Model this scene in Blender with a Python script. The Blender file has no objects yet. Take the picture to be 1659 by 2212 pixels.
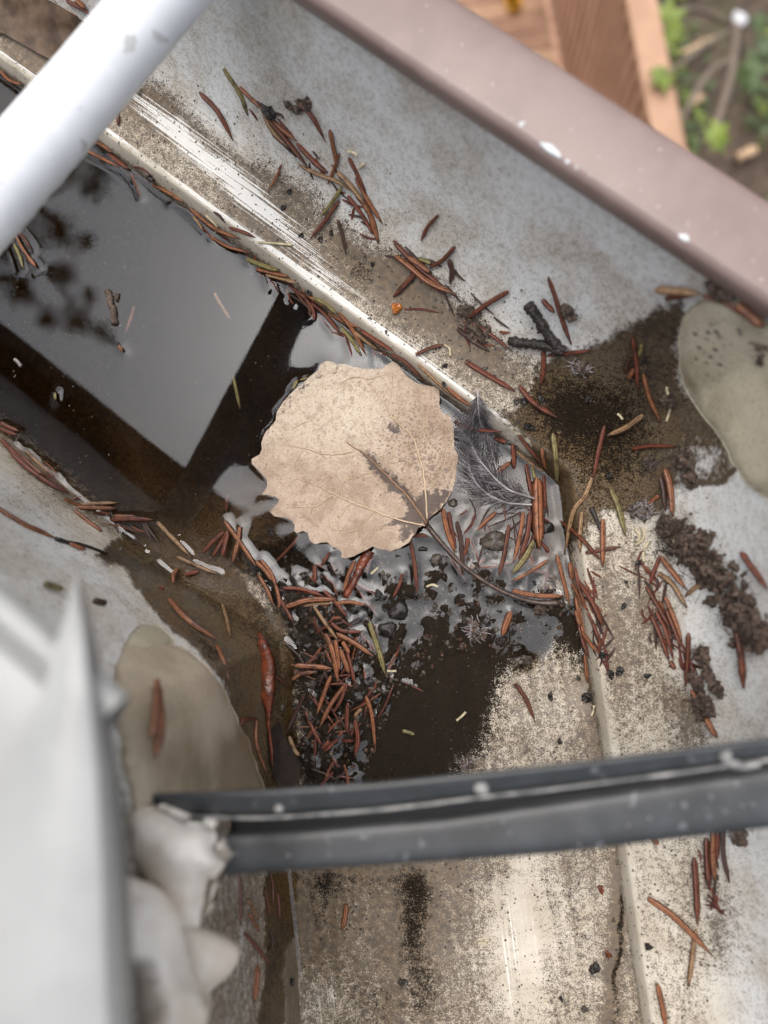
import bpy, math, random
import numpy as np
from mathutils import Vector, Matrix
from mathutils.bvhtree import BVHTree
from mathutils.geometry import delaunay_2d_cdt

rnd = random.Random(7)
rng = np.random.default_rng(7)
sc = bpy.context.scene
col = sc.collection
MM = 0.001

# ------------------------------------------------------------------ camera
# pixel units below: the photograph at 1659 x 2212; world units in mm, z = 0 is the water level
FPX, NX, NY, CX0, CY0, HC = 1570.0, 975.0, 1240.0, 829.5, 1106.0, 200.0
_n = np.array([(NX - CX0) / FPX, -(NY - CY0) / FPX, -1.0]); _n /= np.linalg.norm(_n)
ZC = -_n
XC = np.array([1.0, 0, 0]) - ZC[0] * ZC; XC /= np.linalg.norm(XC)
YC = np.cross(ZC, XC)
RW = np.stack([XC, YC, ZC])            # camera coords -> world coords

cam_d = bpy.data.cameras.new('Camera')
cam = bpy.data.objects.new('Camera', cam_d); col.objects.link(cam)
M4 = Matrix.Identity(4)
for i in range(3):
    for j in range(3):
        M4[i][j] = RW[i, j]
M4.translation = Vector((0, 0, HC * MM))
cam.matrix_world = M4
cam_d.sensor_fit = 'VERTICAL'
cam_d.sensor_height = 34.6
cam_d.lens = FPX / 2212.0 * 34.6
cam_d.clip_start = 0.004
cam_d.clip_end = 2000
cam_d.dof.use_dof = True
cam_d.dof.focus_distance = 0.200
cam_d.dof.aperture_fstop = cam_d.lens / 3.1
sc.camera = cam

# ------------------------------------------------------------------ world, sun, exposure
SUN_EL, SUN_AZ = 74.0, 105.0            # overcast: soft light from over the garden
w = bpy.data.worlds.new('World'); sc.world = w; w.use_nodes = True
nt = w.node_tree; nt.nodes.clear()
sky = nt.nodes.new('ShaderNodeTexSky'); sky.sky_type = 'NISHITA'; sky.sun_disc = False
sky.sun_elevation = math.radians(SUN_EL); sky.sun_rotation = math.radians(90 - SUN_AZ)
sky.air_density = 1.0; sky.dust_density = 6.0; sky.ozone_density = 1.0
hsv = nt.nodes.new('ShaderNodeHueSaturation'); hsv.inputs['Saturation'].default_value = 0.6
bg = nt.nodes.new('ShaderNodeBackground'); bg.inputs['Strength'].default_value = 0.15
wo = nt.nodes.new('ShaderNodeOutputWorld')
nt.links.new(sky.outputs[0], hsv.inputs['Color']); nt.links.new(hsv.outputs[0], bg.inputs['Color'])
nt.links.new(bg.outputs[0], wo.inputs['Surface'])
sd = bpy.data.lights.new('sun', 'SUN'); sd.energy = 0.95; sd.angle = math.radians(95); sd.color = (1, 0.985, 0.96)
sun = bpy.data.objects.new('sun', sd); col.objects.link(sun)
_a, _e = math.radians(SUN_AZ), math.radians(SUN_EL)
sun.rotation_euler = Vector((math.cos(_a) * math.cos(_e), math.sin(_a) * math.cos(_e), math.sin(_e))).to_track_quat('Z', 'Y').to_euler()
sun.location = (2, 2, 4)
sc.view_settings.view_transform = 'Standard'; sc.view_settings.look = 'None'
sc.view_settings.gamma = 1.0; sc.view_settings.use_curve_mapping = False
sc.view_settings.exposure = 0.55
sc.render.engine = 'CYCLES'
sc.cycles.max_bounces = 10; sc.cycles.transparent_max_bounces = 24
sc.cycles.volume_bounces = 0

# ------------------------------------------------------------------ projection helpers
def unp(u, v, z):
    """image point -> world point (mm) on the horizontal plane z"""
    d = RW @ np.array([(u - CX0) / FPX, -(v - CY0) / FPX, -1.0])
    t = (z - HC) / d[2]
    return np.array([d[0] * t, d[1] * t, z])
def unps(pts, z):
    return np.array([unp(p[0], p[1], z) for p in pts])
def proj(P):
    q = (np.asarray(P, float) - np.array([0, 0, HC])) @ RW
    k = FPX / np.maximum(-q[:, 2], 1e-3)
    return CX0 + q[:, 0] * k, CY0 - q[:, 1] * k

# ------------------------------------------------------------------ value noise
def vnoise(x, y, seed=0):
    xi = np.floor(x).astype(np.int64); yi = np.floor(y).astype(np.int64)
    fx = x - xi; fy = y - yi
    fx = fx * fx * (3 - 2 * fx); fy = fy * fy * (3 - 2 * fy)
    def h(a, b):
        k = (a * 374761393 + b * 668265263 + seed * 974711) & 0x7fffffff
        k = ((k ^ (k >> 13)) * 1274126177) & 0x7fffffff
        return ((k ^ (k >> 16)) & 0xffff) / 65535.0
    return (h(xi, yi) * (1 - fx) + h(xi + 1, yi) * fx) * (1 - fy) + (h(xi, yi + 1) * (1 - fx) + h(xi + 1, yi + 1) * fx) * fy
def fbm(x, y, oct=3, seed=0):
    s = 0; a = 0.5; t = 0
    for k in range(oct):
        s = s + a * vnoise(x * 2 ** k, y * 2 ** k, seed + k * 17); t += a; a *= 0.5
    return s / t
def sstep(a, b, x):
    t = np.clip((x - a) / (b - a), 0, 1); return t * t * (3 - 2 * t)
def segdist(X, Y, pts, closed=False):
    pts = np.asarray(pts, float); n = len(pts); d = np.full(X.shape, 1e9)
    for i in range(n if closed else n - 1):
        a = pts[i]; b = pts[(i + 1) % n]; ab = b - a; l2 = max(ab[0] ** 2 + ab[1] ** 2, 1e-12)
        t = np.clip(((X - a[0]) * ab[0] + (Y - a[1]) * ab[1]) / l2, 0, 1)
        d = np.minimum(d, np.hypot(X - a[0] - t * ab[0], Y - a[1] - t * ab[1]))
    return d
def inside(X, Y, pts):
    pts = np.asarray(pts, float); r = np.zeros(X.shape, bool); n = len(pts)
    for i in range(n):
        x1, y1 = pts[i]; x2, y2 = pts[(i + 1) % n]
        if y1 == y2: continue
        c = ((y1 > Y) != (y2 > Y)) & (X < (x2 - x1) * (Y - y1) / (y2 - y1) + x1)
        r ^= c
    return r
def pmask(X, Y, pts, soft):
    d = segdist(X, Y, pts, True); d = np.where(inside(X, Y, pts), d, -d)
    return sstep(-soft, soft, d)
def blob(X, Y, cx, cy, rx, ry=None, ang=0):
    ry = ry or rx; a = math.radians(ang); dx = X - cx; dy = Y - cy
    p = dx * math.cos(a) + dy * math.sin(a); q = -dx * math.sin(a) + dy * math.cos(a)
    return np.exp(-(p / rx) ** 2 - (q / ry) ** 2)

# ------------------------------------------------------------------ node helpers
class NT:
    def __init__(s, name):
        s.m = bpy.data.materials.new(name); s.m.use_nodes = True; s.t = s.m.node_tree; s.t.nodes.clear()
        s.out = s.t.nodes.new('ShaderNodeOutputMaterial')
    def put(s, sock, v):
        if v is None: return
        if hasattr(v, 'is_linked') or hasattr(v, 'links'): s.t.links.new(v, sock)
        else:
            if isinstance(v, tuple) and len(v) == 3 and len(sock.default_value) == 4: v = v + (1.0,)
            sock.default_value = v
    def n(s, ty, props=None, **ins):
        nd = s.t.nodes.new('ShaderNode' + ty)
        for k, v in (props or {}).items(): setattr(nd, k, v)
        for k, v in ins.items():
            s.put(nd.inputs[int(k[1:]) if k[0] == '_' else k.replace('__', ' ')], v)
        return nd
    def math(s, op, a, b=None, c=None, clamp=False):
        nd = s.t.nodes.new('ShaderNodeMath'); nd.operation = op; nd.use_clamp = clamp
        s.put(nd.inputs[0], a)
        if b is not None: s.put(nd.inputs[1], b)
        if c is not None: s.put(nd.inputs[2], c)
        return nd.outputs[0]
    def mix(s, f, a, b, mode='MIX'):
        nd = s.t.nodes.new('ShaderNodeMix'); nd.data_type = 'RGBA'; nd.blend_type = mode
        s.put(nd.inputs[0], f); s.put(nd.inputs[6], a); s.put(nd.inputs[7], b)
        return nd.outputs[2]
    def mixf(s, f, a, b):
        nd = s.t.nodes.new('ShaderNodeMix'); s.put(nd.inputs[0], f); s.put(nd.inputs[2], a); s.put(nd.inputs[3], b)
        return nd.outputs[0]
    def ramp(s, f, lo, hi, a=0.0, b=1.0):
        nd = s.t.nodes.new('ShaderNodeMapRange'); nd.clamp = True; nd.interpolation_type = 'SMOOTHSTEP'
        s.put(nd.inputs[0], f); s.put(nd.inputs[1], lo); s.put(nd.inputs[2], hi); s.put(nd.inputs[3], a); s.put(nd.inputs[4], b)
        return nd.outputs[0]
    def noise(s, scale, detail=2.0, vec=None, rough=0.5, dist=0.0):
        nd = s.n('TexNoise', None, Scale=scale, Detail=detail, Roughness=rough, Distortion=dist)
        if vec is not None: s.t.links.new(vec, nd.inputs['Vector'])
        return nd.outputs[0]
    def pos(s):
        return s.n('NewGeometry').outputs['Position']
    def attr(s, name):
        nd = s.n('Attribute'); nd.attribute_name = name
        sp = s.n('SeparateColor'); s.t.links.new(nd.outputs['Color'], sp.inputs[0])
        return sp.outputs[0], sp.outputs[1], sp.outputs[2], nd.outputs['Alpha']
    def bump(s, h, strength=0.3, dist=0.001):
        return s.n('Bump', None, Strength=strength, Distance=dist, Height=h).outputs[0]
    def bsdf(s, color, rough=0.5, normal=None, **kw):
        nd = s.n('BsdfPrincipled'); s.put(nd.inputs['Base Color'], color); s.put(nd.inputs['Roughness'], rough)
        if normal is not None: s.put(nd.inputs['Normal'], normal)
        for k, v in kw.items(): s.put(nd.inputs[k.replace('__', ' ')], v)
        s.t.links.new(nd.outputs[0], s.out.inputs['Surface']); return nd
def lin(r, g, b):
    f = lambda c: (c / 255 / 12.92) if c / 255 <= 0.04045 else ((c / 255 + 0.055) / 1.055) ** 2.4
    return (f(r), f(g), f(b))

# ------------------------------------------------------------------ mesh helpers
def new_mesh(name, V, F, mat, smooth=True, attrs=None, uv=None):
    """V in mm -> metres"""
    me = bpy.data.meshes.new(name)
    V = np.asarray(V, float) * MM
    if isinstance(F, np.ndarray):
        n, k = F.shape
        me.vertices.add(len(V)); me.vertices.foreach_set('co', V.ravel())
        me.loops.add(n * k); me.loops.foreach_set('vertex_index', F.ravel().astype(np.int32))
        me.polygons.add(n); me.polygons.foreach_set('loop_start', np.arange(0, n * k, k, dtype=np.int32))
        me.update(calc_edges=True)
    else:
        me.from_pydata([tuple(v) for v in V], [], [tuple(int(i) for i in f) for f in F])
    if smooth: me.polygons.foreach_set('use_smooth', [True] * len(me.polygons))
    for k, a in (attrs or {}).items():
        at = me.attributes.new(k, 'FLOAT_COLOR', 'POINT'); at.data.foreach_set('color', np.asarray(a, np.float32).ravel())
    if uv is not None:
        l = me.uv_layers.new(name='UVMap'); idx = np.zeros(len(me.loops), np.int32); me.loops.foreach_get('vertex_index', idx)
        l.data.foreach_set('uv', np.asarray(uv, np.float32)[idx].ravel())
    if mat: me.materials.append(mat)
    me.validate()
    return me
def tag(o, label=None, cat=None, group=None, kind=None):
    if label: o['label'] = label
    if cat: o['category'] = cat
    if group: o['group'] = group
    if kind: o['kind'] = kind
    return o
def empty(name, loc, label=None, cat=None, group=None):
    o = bpy.data.objects.new(name, None); col.objects.link(o)
    o.location = Vector(np.asarray(loc, float) * MM); o.empty_display_size = 0.005
    return tag(o, label, cat, group)
def mk(name, V, F, mat, parent=None, label=None, cat=None, group=None, kind=None, smooth=True, attrs=None, uv=None, origin=None):
    """mesh object; parts take verts in world mm and sit under their parent's origin"""
    V = np.asarray(V, float)
    if parent is not None:
        o0 = np.zeros(3); q = parent
        while q is not None: o0 = o0 + np.array(q.location) / MM; q = q.parent
    else: o0 = np.asarray(origin, float) if origin is not None else np.array([V[:, 0].mean(), V[:, 1].mean(), V[:, 2].min()])
    me = new_mesh(name, V - o0, F, mat, smooth, attrs, uv)
    o = bpy.data.objects.new(name, me); col.objects.link(o)
    if parent is not None: o.parent = parent
    else: o.location = Vector(o0 * MM)
    return tag(o, label, cat, group, kind)
def grid_faces(nu, nv):
    a = np.arange(nu * nv).reshape(nu, nv)
    return np.stack([a[:-1, :-1].ravel(), a[1:, :-1].ravel(), a[1:, 1:].ravel(), a[:-1, 1:].ravel()], 1)
def spline(P, n):
    """Catmull-Rom through control points"""
    P = np.asarray(P, float)
    if len(P) == 2: return P[0] + (P[1] - P[0]) * np.linspace(0, 1, n)[:, None]
    Q = np.vstack([2 * P[0] - P[1], P, 2 * P[-1] - P[-2]]); m = len(P) - 1
    out = []
    for s in np.linspace(0, m, n):
        i = min(int(s), m - 1); t = s - i; a, b, c, d = Q[i:i + 4]
        out.append(0.5 * (2 * b + (c - a) * t + (2 * a - 5 * b + 4 * c - d) * t * t + (3 * b - a - 3 * c + d) * t ** 3))
    return np.array(out)
def frames(P):
    T = np.gradient(P, axis=0); T /= np.linalg.norm(T, axis=1)[:, None] + 1e-12
    up = np.array([0, 0, 1.0]); S = np.cross(T, up); l = np.linalg.norm(S, axis=1)
    S[l < 1e-3] = np.array([1, 0, 0]); S /= np.linalg.norm(S, axis=1)[:, None]
    return T, S, np.cross(S, T)
def tube(P, R, sides=8, prof=None, jit=0.0, caps=True):
    P = np.asarray(P, float); R = np.broadcast_to(np.asarray(R, float), (len(P),))
    T, S, U = frames(P)
    if prof is None:
        a = np.arange(sides) / sides * 2 * math.pi; prof = np.stack([np.cos(a), np.sin(a)], 1)
    k = len(prof); V = []
    for i in range(len(P)):
        for c, s_ in prof:
            j = 1 + (rnd.uniform(-jit, jit) if jit else 0)
            V.append(P[i] + (S[i] * c + U[i] * s_) * R[i] * j)
    F = [(i * k + j, i * k + (j + 1) % k, (i + 1) * k + (j + 1) % k, (i + 1) * k + j) for i in range(len(P) - 1) for j in range(k)]
    if caps:
        F.append(tuple(range(k))[::-1]); F.append(tuple((len(P) - 1) * k + j for j in range(k)))
    return np.array(V), F
def join(parts):
    V = []; F = []; o = 0
    for v, f in parts:
        V.append(np.asarray(v, float)); F += [tuple(i + o for i in q) for q in f]; o += len(v)
    return np.vstack(V), F
def box(c, sx, sy, sz, ax=None):
    """box centred at c with optional axes (3x3 rows)"""
    ax = np.eye(3) if ax is None else np.asarray(ax)
    V = np.array([np.asarray(c, float) + ax[0] * x * sx / 2 + ax[1] * y * sy / 2 + ax[2] * z * sz / 2 for x in (-1, 1) for y in (-1, 1) for z in (-1, 1)])
    F = [(0, 1, 3, 2), (4, 6, 7, 5), (0, 4, 5, 1), (2, 3, 7, 6), (0, 2, 6, 4), (1, 5, 7, 3)]
    return V, F
def rock(c, r, flat=0.7, seed=0, n=10, m=7, rough=0.3):
    q = random.Random(seed); V = []; F = []
    ph = [q.uniform(0, 6.28) for _ in range(6)]
    ex = [q.uniform(0.7, 1.3) for _ in range(2)]
    for i in range(m):
        th = math.pi * (i + 0.5) / m
        for j in range(n):
            a = 2 * math.pi * j / n
            k = 1 + rough * (math.sin(2 * a + ph[0]) * math.sin(th * 2 + ph[1]) * 0.5 + math.sin(3 * a + ph[2] + th * 2) * 0.35 + q.uniform(-0.35, 0.35) * 0.6)
            V.append((c[0] + r * ex[0] * k * math.sin(th) * math.cos(a), c[1] + r * ex[1] * k * math.sin(th) * math.sin(a), c[2] + r * flat * k * math.cos(th)))
    for i in range(m - 1):
        for j in range(n):
            F.append((i * n + j, (i + 1) * n + j, (i + 1) * n + (j + 1) % n, i * n + (j + 1) % n))
    F.append(tuple(range(n))); F.append(tuple((m - 1) * n + j for j in range(n))[::-1])
    return np.array(V), F
def cdt(outline, step, jitter=0.25, seed=0):
    """triangulated polygon with interior points; returns pts, tris"""
    P = np.asarray(outline, float); q = random.Random(seed)
    x0, y0 = P.min(0); x1, y1 = P.max(0)
    gx, gy = np.meshgrid(np.arange(x0, x1, step), np.arange(y0, y1, step))
    gx = gx.ravel() + np.array([q.uniform(-jitter, jitter) * step for _ in range(gx.size)])
    gy = gy.ravel() + np.array([q.uniform(-jitter, jitter) * step for _ in range(gy.size)])
    ok = inside(gx, gy, P) & (segdist(gx, gy, P, True) > step * 0.55)
    pts = [Vector(p) for p in P] + [Vector((a, b)) for a, b in zip(gx[ok], gy[ok])]
    n = len(P)
    r = delaunay_2d_cdt(pts, [(i, (i + 1) % n) for i in range(n)], [], 1, 1e-6)
    return np.array([(v.x, v.y) for v in r[0]]), [tuple(f) for f in r[2]]
def resample(P, step, closed=True):
    P = np.asarray(P, float); out = []
    n = len(P)
    for i in range(n if closed else n - 1):
        a = P[i]; b = P[(i + 1) % n]; k = max(1, int(np.linalg.norm(b - a) / step))
        out += [a + (b - a) * j / k for j in range(k)]
    return np.array(out)

# ------------------------------------------------------------------ materials
def mat_gutter():
    s = NT('aged_white_gutter_paint'); p = s.pos()
    dirt, mud, scrape, wet = s.attr('paint'); film, grey, black, side = s.attr('film')
    uv = s.n('UVMap').outputs[0]
    mp = s.n('Mapping', None, Scale=(22.0, 2100.0, 1.0)); s.t.links.new(uv, mp.inputs['Vector']); streak = s.noise(1.0, 3.0, mp.outputs[0], 0.55)
    mp2 = s.n('Mapping', None, Scale=(14.0, 420.0, 1.0)); s.t.links.new(uv, mp2.inputs['Vector']); streak2 = s.noise(1.0, 3.0, mp2.outputs[0], 0.5)
    fine = s.noise(3000, 3.0, p, 0.65); mid = s.noise(700, 3.0, p, 0.6); big = s.noise(120, 3.0, p, 0.55); huge = s.noise(45, 2.0, p)
    base = s.mix(s.ramp(big, 0.35, 0.65), lin(214, 207, 192), lin(196, 187, 170))
    base = s.mix(s.math('MULTIPLY', grey, 0.9), base, s.mix(s.ramp(s.math('ADD', s.math('MULTIPLY', huge, 0.6), s.math('MULTIPLY', big, 0.4)), 0.4, 0.62), s.mix(s.ramp(s.math('ADD', s.math('MULTIPLY', fine, .7), s.math('MULTIPLY', mid, .3)), 0.48, 0.62), lin(222, 226, 228), lin(158, 157, 152)), s.mix(s.ramp(s.math('ADD', s.math('MULTIPLY', fine, .7), s.math('MULTIPLY', mid, .3)), 0.44, 0.6), lin(206, 204, 198), lin(136, 129, 118))))
    # brown speckle: amount sets the threshold
    v = s.math('ADD', s.math('MULTIPLY', fine, 0.62), s.math('ADD', s.math('MULTIPLY', mid, 0.25), s.math('MULTIPLY', streak2, 0.16)))
    th = s.mixf(dirt, 0.78, 0.33)
    dm = s.ramp(s.math('SUBTRACT', v, th), -0.035, 0.075)
    brown = s.mix(s.ramp(mid, 0.3, 0.7), lin(96, 74, 46), lin(56, 42, 27))
    c = s.mix(s.math('MULTIPLY', dirt, 0.34), base, lin(160, 145, 116))
    c = s.mix(s.math('MULTIPLY', dm, 0.86), c, brown)
    # scrubbed bare streaks
    sm = s.ramp(s.math('SUBTRACT', s.math('ADD', s.math('MULTIPLY', streak, 0.75), s.math('MULTIPLY', fine, 0.3)), s.mixf(scrape, 0.80, 0.40)), -0.02, 0.05)
    c = s.mix(s.math('MULTIPLY', sm, 0.9), c, lin(236, 236, 232))
    # brown-olive wet film with dark freckles
    fm = s.ramp(s.math('ADD', film, s.math('ADD', s.math('MULTIPLY', s.math('SUBTRACT', mid, 0.5), 0.9), s.math('MULTIPLY', s.math('SUBTRACT', fine, 0.5), 0.6))), 0.25, 0.8)
    fc = s.mix(s.ramp(fine, 0.44, 0.58), lin(92, 70, 36), lin(34, 26, 15))
    fc = s.mix(s.ramp(s.math('ADD', s.math('MULTIPLY', huge, .6), s.math('MULTIPLY', mid, .4)), 0.46, 0.64), fc, lin(42, 31, 19))
    c = s.mix(s.math('MULTIPLY', fm, 0.93), c, fc)
    # black crumbs of grime
    vor = s.n('TexVoronoi', None, Scale=620.0); s.t.links.new(p, vor.inputs['Vector'])
    bm = s.math('MULTIPLY', s.ramp(s.math('ADD', vor.outputs['Distance'], s.math('MULTIPLY', fine, 0.3)), 0.36, 0.25), s.ramp(s.math('SUBTRACT', s.noise(260, 1.0, p), s.mixf(black, 0.72, 0.30)), 0, 0.04))
    c = s.mix(bm, c, lin(34, 29, 26))
    mm = s.ramp(s.math('ADD', mud, s.math('ADD', s.math('MULTIPLY', s.math('SUBTRACT', fine, 0.5), 1.5), s.math('MULTIPLY', s.math('SUBTRACT', mid, 0.5), 0.7))), 0.36, 0.60)
    mc = s.mix(s.ramp(mid, 0.35, 0.7), lin(20, 15, 10), lin(36, 28, 19))
    c = s.mix(s.math('MULTIPLY', mm, 0.97), c, mc)
    rough = s.mixf(s.ramp(s.math('ADD', wet, s.math('MULTIPLY', s.math('SUBTRACT', mid, 0.5), 0.6)), 0.35, 0.7), 0.55, 0.27)
    h = s.math('ADD', s.math('ADD', s.math('MULTIPLY', dm, 0.35), s.math('MULTIPLY', bm, 1.0)), s.math('MULTIPLY', mm, s.math('MULTIPLY', fine, 2.2)))
    s.bsdf(c, s.mixf(mm, rough, 0.5), s.bump(h, 0.45, 0.00035), Specular__IOR__Level=s.mixf(s.math('MAXIMUM', mm, s.math('MULTIPLY', fm, .8)), 0.5, 0.08))
    return s.m
def mat_simple(name, c1, c2, scale, rough=0.5, bump=0.2, bdist=0.0004, detail=3.0, fine=None, lo=0.35, hi=0.65, **kw):
    s = NT(name); p = s.pos(); n1 = s.noise(scale, detail, p, 0.6)
    c = s.mix(s.ramp(n1, lo, hi), c1, c2)
    if fine:
        f = s.noise(fine[0], 2.0, p, 0.6); c = s.mix(s.math('MULTIPLY', s.ramp(f, fine[1], fine[1] + 0.06), fine[3] if len(fine) > 3 else 0.8), c, fine[2])
    s.bsdf(c, rough, s.bump(n1, bump, bdist), **kw); return s.m
def mat_seal(name, c1, c2, scale, rough, bump, bdist, fine):
    s = NT(name); p = s.pos(); n1 = s.noise(scale, 4.0, p, 0.6); sp = s.attr('spots')
    c = s.mix(s.ramp(n1, .35, .65), c1, c2); f = s.noise(fine[0] * 4, 3.0, p, .65)
    c = s.mix(s.ramp(f, .5, .68, 0, .4), c, fine[2])
    v = s.n('TexVoronoi', None, Scale=430.0); s.t.links.new(p, v.inputs['Vector'])
    c = s.mix(s.math('MULTIPLY', s.ramp(s.math('ADD', v.outputs['Distance'], s.math('ADD', s.math('MULTIPLY', f, .7), s.math('MULTIPLY', n1, .5))), .98, .62), s.ramp(sp[0], .25, .6)), c, lin(96, 94, 92))
    c = s.mix(s.math('MULTIPLY', s.ramp(s.math('ADD', sp[1], s.math('MULTIPLY', s.math('SUBTRACT', n1, .5), .8)), .3, .8), .6), c, lin(96, 80, 54))
    s.bsdf(c, rough, s.bump(n1, bump, bdist)); return s.m
def mat_needle(name, c1, c2, c3):
    s = NT(name); p = s.pos(); oi = s.n('ObjectInfo').outputs['Random']
    a = s.attr('across'); n1 = s.noise(420, 3.0, p, 0.6); n2 = s.noise(2200, 2.0, p, 0.6)
    c = s.mix(oi, c1, c2)
    c = s.mix(s.math('MULTIPLY', s.math('POWER', a[0], 1.6), 0.85), c, c3)
    c = s.mix(s.ramp(a[2], 0.2, 0.9, 0, 0.55), c, lin(40, 22, 16))
    c = s.mix(s.ramp(n1, 0.48, 0.72, 0, 0.7), c, lin(50, 29, 21))
    c = s.mix(s.ramp(n2, 0.55, 0.66, 0, 0.75), c, lin(30, 20, 15))
    c = s.mix(s.ramp(a[1], 0.86, 1.0, 0, 0.75), c, lin(48, 30, 22))
    s.bsdf(c, s.mixf(n1, 0.22, 0.5), s.bump(n2, 0.35, 0.0002)); return s.m
M = {}
M['gutter'] = mat_gutter()
M['lip'] = mat_simple('brown_enamel', lin(134, 116, 110), lin(122, 104, 98), 60, 0.36, 0.04, 0.0003, fine=(900, 0.70, lin(190, 180, 175)))
M['tube'] = mat_simple('white_enamel', lin(238, 241, 242), lin(222, 226, 228), 60, 0.4, 0.1, 0.0004, fine=(230, 0.64, lin(160, 158, 152), .55))
M['drip'] = mat_simple('white_flashing', lin(160, 161, 159), lin(148, 149, 147), 50, 0.38, 0.06, 0.0004, fine=(130, 0.72, lin(120, 116, 110)))
M['seal'] = mat_seal('beige_sealant', lin(196, 188, 166), lin(168, 160, 138), 70, 0.42, 0.2, 0.0006, fine=(300, 0.68, lin(120, 112, 98)))
M['sealb'] = mat_seal('soiled_sealant', lin(184, 171, 150), lin(156, 143, 122), 55, 0.4, 0.25, 0.0006, fine=(420, 0.62, lin(104, 92, 72)))
M['caulk'] = mat_simple('white_caulk', lin(222, 216, 206), lin(200, 190, 176), 80, 0.5, 0.2, 0.0006, fine=(200, 0.70, lin(130, 116, 100)))
M['strap'] = mat_simple('dark_grey_strap', lin(44, 46, 46), lin(60, 62, 64), 70, 0.34, 0.25, 0.0005, fine=(420, 0.66, lin(104, 106, 108)))
M['bead'] = mat_simple('worn_grey_edge', lin(150, 149, 145), lin(96, 97, 96), 240, 0.45, 0.3)
M['red'] = mat_needle('needle_red', lin(94, 46, 35), lin(60, 32, 26), lin(140, 84, 62))
M['orange'] = mat_needle('needle_orange', lin(124, 72, 46), lin(86, 48, 34), lin(174, 120, 84))
M['tan'] = mat_needle('needle_tan', lin(134, 102, 72), lin(112, 80, 58), lin(184, 154, 116))
M['green'] = mat_needle('needle_green', lin(104, 98, 54), lin(118, 106, 70), lin(156, 146, 100))
M['dark'] = mat_needle('needle_dark', lin(62, 42, 36), lin(44, 32, 28), lin(86, 60, 50))
M['char'] = mat_simple('charred_wood', lin(30, 27, 25), lin(48, 42, 37), 900, 0.4, 0.9, 0.0007)
M['grit'] = mat_simple('black_grit', lin(24, 22, 21), lin(44, 39, 36), 1200, 0.32, 0.7, 0.0005)
M['pebble'] = mat_simple('grey_pebble', lin(84, 76, 66), lin(46, 41, 37), 700, 0.3, 0.8, 0.0005, fine=(2400, 0.6, lin(120, 112, 100)))
M['pale'] = mat_simple('pale_fibre', lin(204, 192, 160), lin(170, 160, 130), 700, 0.5)
M['bark'] = mat_simple('red_bark', lin(116, 60, 38), lin(74, 38, 26), 380, 0.25, 0.8, 0.0006)
M['petiole'] = mat_simple('dark_petiole', lin(84, 66, 58), lin(54, 44, 40), 700, 0.35, 0.6, 0.0005)
M['feather'] = mat_simple('grey_down', lin(186, 183, 186), lin(140, 136, 138), 300, 0.6)
M['quill'] = mat_simple('pale_quill', lin(176, 172, 168), lin(120, 115, 113), 300, 0.4)
M['clump'] = mat_simple('decayed_litter', lin(66, 54, 47), lin(102, 86, 74), 500, 0.75, 0.9, 0.0008, fine=(1200, 0.56, lin(32, 27, 26)))
M['oldleaf'] = mat_simple('rotten_brown_leaf', lin(104, 84, 66), lin(70, 54, 42), 140, 0.5, 0.5, 0.001)
M['amber'] = mat_simple('amber_seed', lin(178, 110, 40), lin(150, 84, 30), 600, 0.25)
M['speck'] = mat_simple('floating_dust', lin(214, 210, 200), lin(190, 186, 176), 600, 0.6)

# ------------------------------------------------------------------ the gutter: a 135 degree corner, two legs, one profile
CORN = np.array([29.0, 25.0])
aA, aB = math.radians(142.2), math.radians(-83.0)
dA = np.array([math.cos(aA), math.sin(aA)]); dB = np.array([math.cos(aB), math.sin(aB)])
nA = np.array([dA[1], -dA[0]]); nB = np.array([-dB[1], dB[0]])
MIT = (nA + nB) / (1 + nA @ nB)
WB = 87.0
def stations(fine_len, fine, total):
    a = list(np.arange(0, fine_len, fine)); s = fine
    while a[-1] < total: s *= 1.25; a.append(a[-1] + s)
    return np.array(a)
def sweep(prof_o, tA, tB):
    """plan positions of a profile swept along both legs -> X,Y [n_along, n_prof], t (signed: A negative)"""
    ts = np.concatenate([-tA[::-1], tB[1:]])
    o = np.asarray(prof_o); X = np.zeros((len(ts), len(o))); Y = X.copy()
    for i, t in enumerate(ts):
        d = dA * (-t) if t <= 0 else dB * t
        X[i] = CORN[0] + o * MIT[0] + d[0]; Y[i] = CORN[1] + o * MIT[1] + d[1]
    return X, Y, ts
def subdiv(prof, step):
    P = resample(np.asarray(prof, float), step, False); return np.vstack([P, prof[-1]])
def smooth_prof(prof, step):
    n = 12 * len(prof); return subdiv(spline(prof, n), step)

# floor relief: traced depths (image point -> mm), silt mound in the corner, leg B falls toward the pool
ZCTRL = [(120,980,-6.5),(180,1030,-5.5),(250,1080,-4.5),(320,1095,-3.6),(400,1110,-4),(470,1140,-3.2),(100,600,-9),(300,700,-9),(500,800,-9),(400,1000,-8),(300,450,-9),(50,850,-8),(700,800,-8),(850,900,-6),(1000,1000,-4.5),(1100,1080,-3),(1170,1200,-1.6),
 (900,1120,-3),(760,1200,-2.2),(600,1150,-4),(500,1150,-3),(650,1290,-.5),(790,1260,-.25),(880,1230,-.4),(950,1270,.05),(1050,1320,.55),(1130,1290,-.3),(700,1390,-.05),(760,1480,-.05),(680,1560,-.15),
 (690,1680,-.35),(660,1640,-.3),(820,1400,-.25),(900,1420,.7),(850,1500,.35),(1000,1520,1.3),(1150,1375,-.5),(1130,1440,-.1),(1250,1350,1.2),(1200,1600,2),(900,1650,1.4),(1000,1900,2),(800,2000,2),(650,1900,.5),(615,2000,-.3),
 (1200,2000,2.4),(650,2200,.8),(1000,2200,3),(350,1230,.5),(450,1330,1.0),(540,1450,1.2),(560,1350,.7),(600,1600,.7),(530,1290,.05),(420,1210,-.1),(250,1180,.4),(620,1420,.1)]
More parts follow.
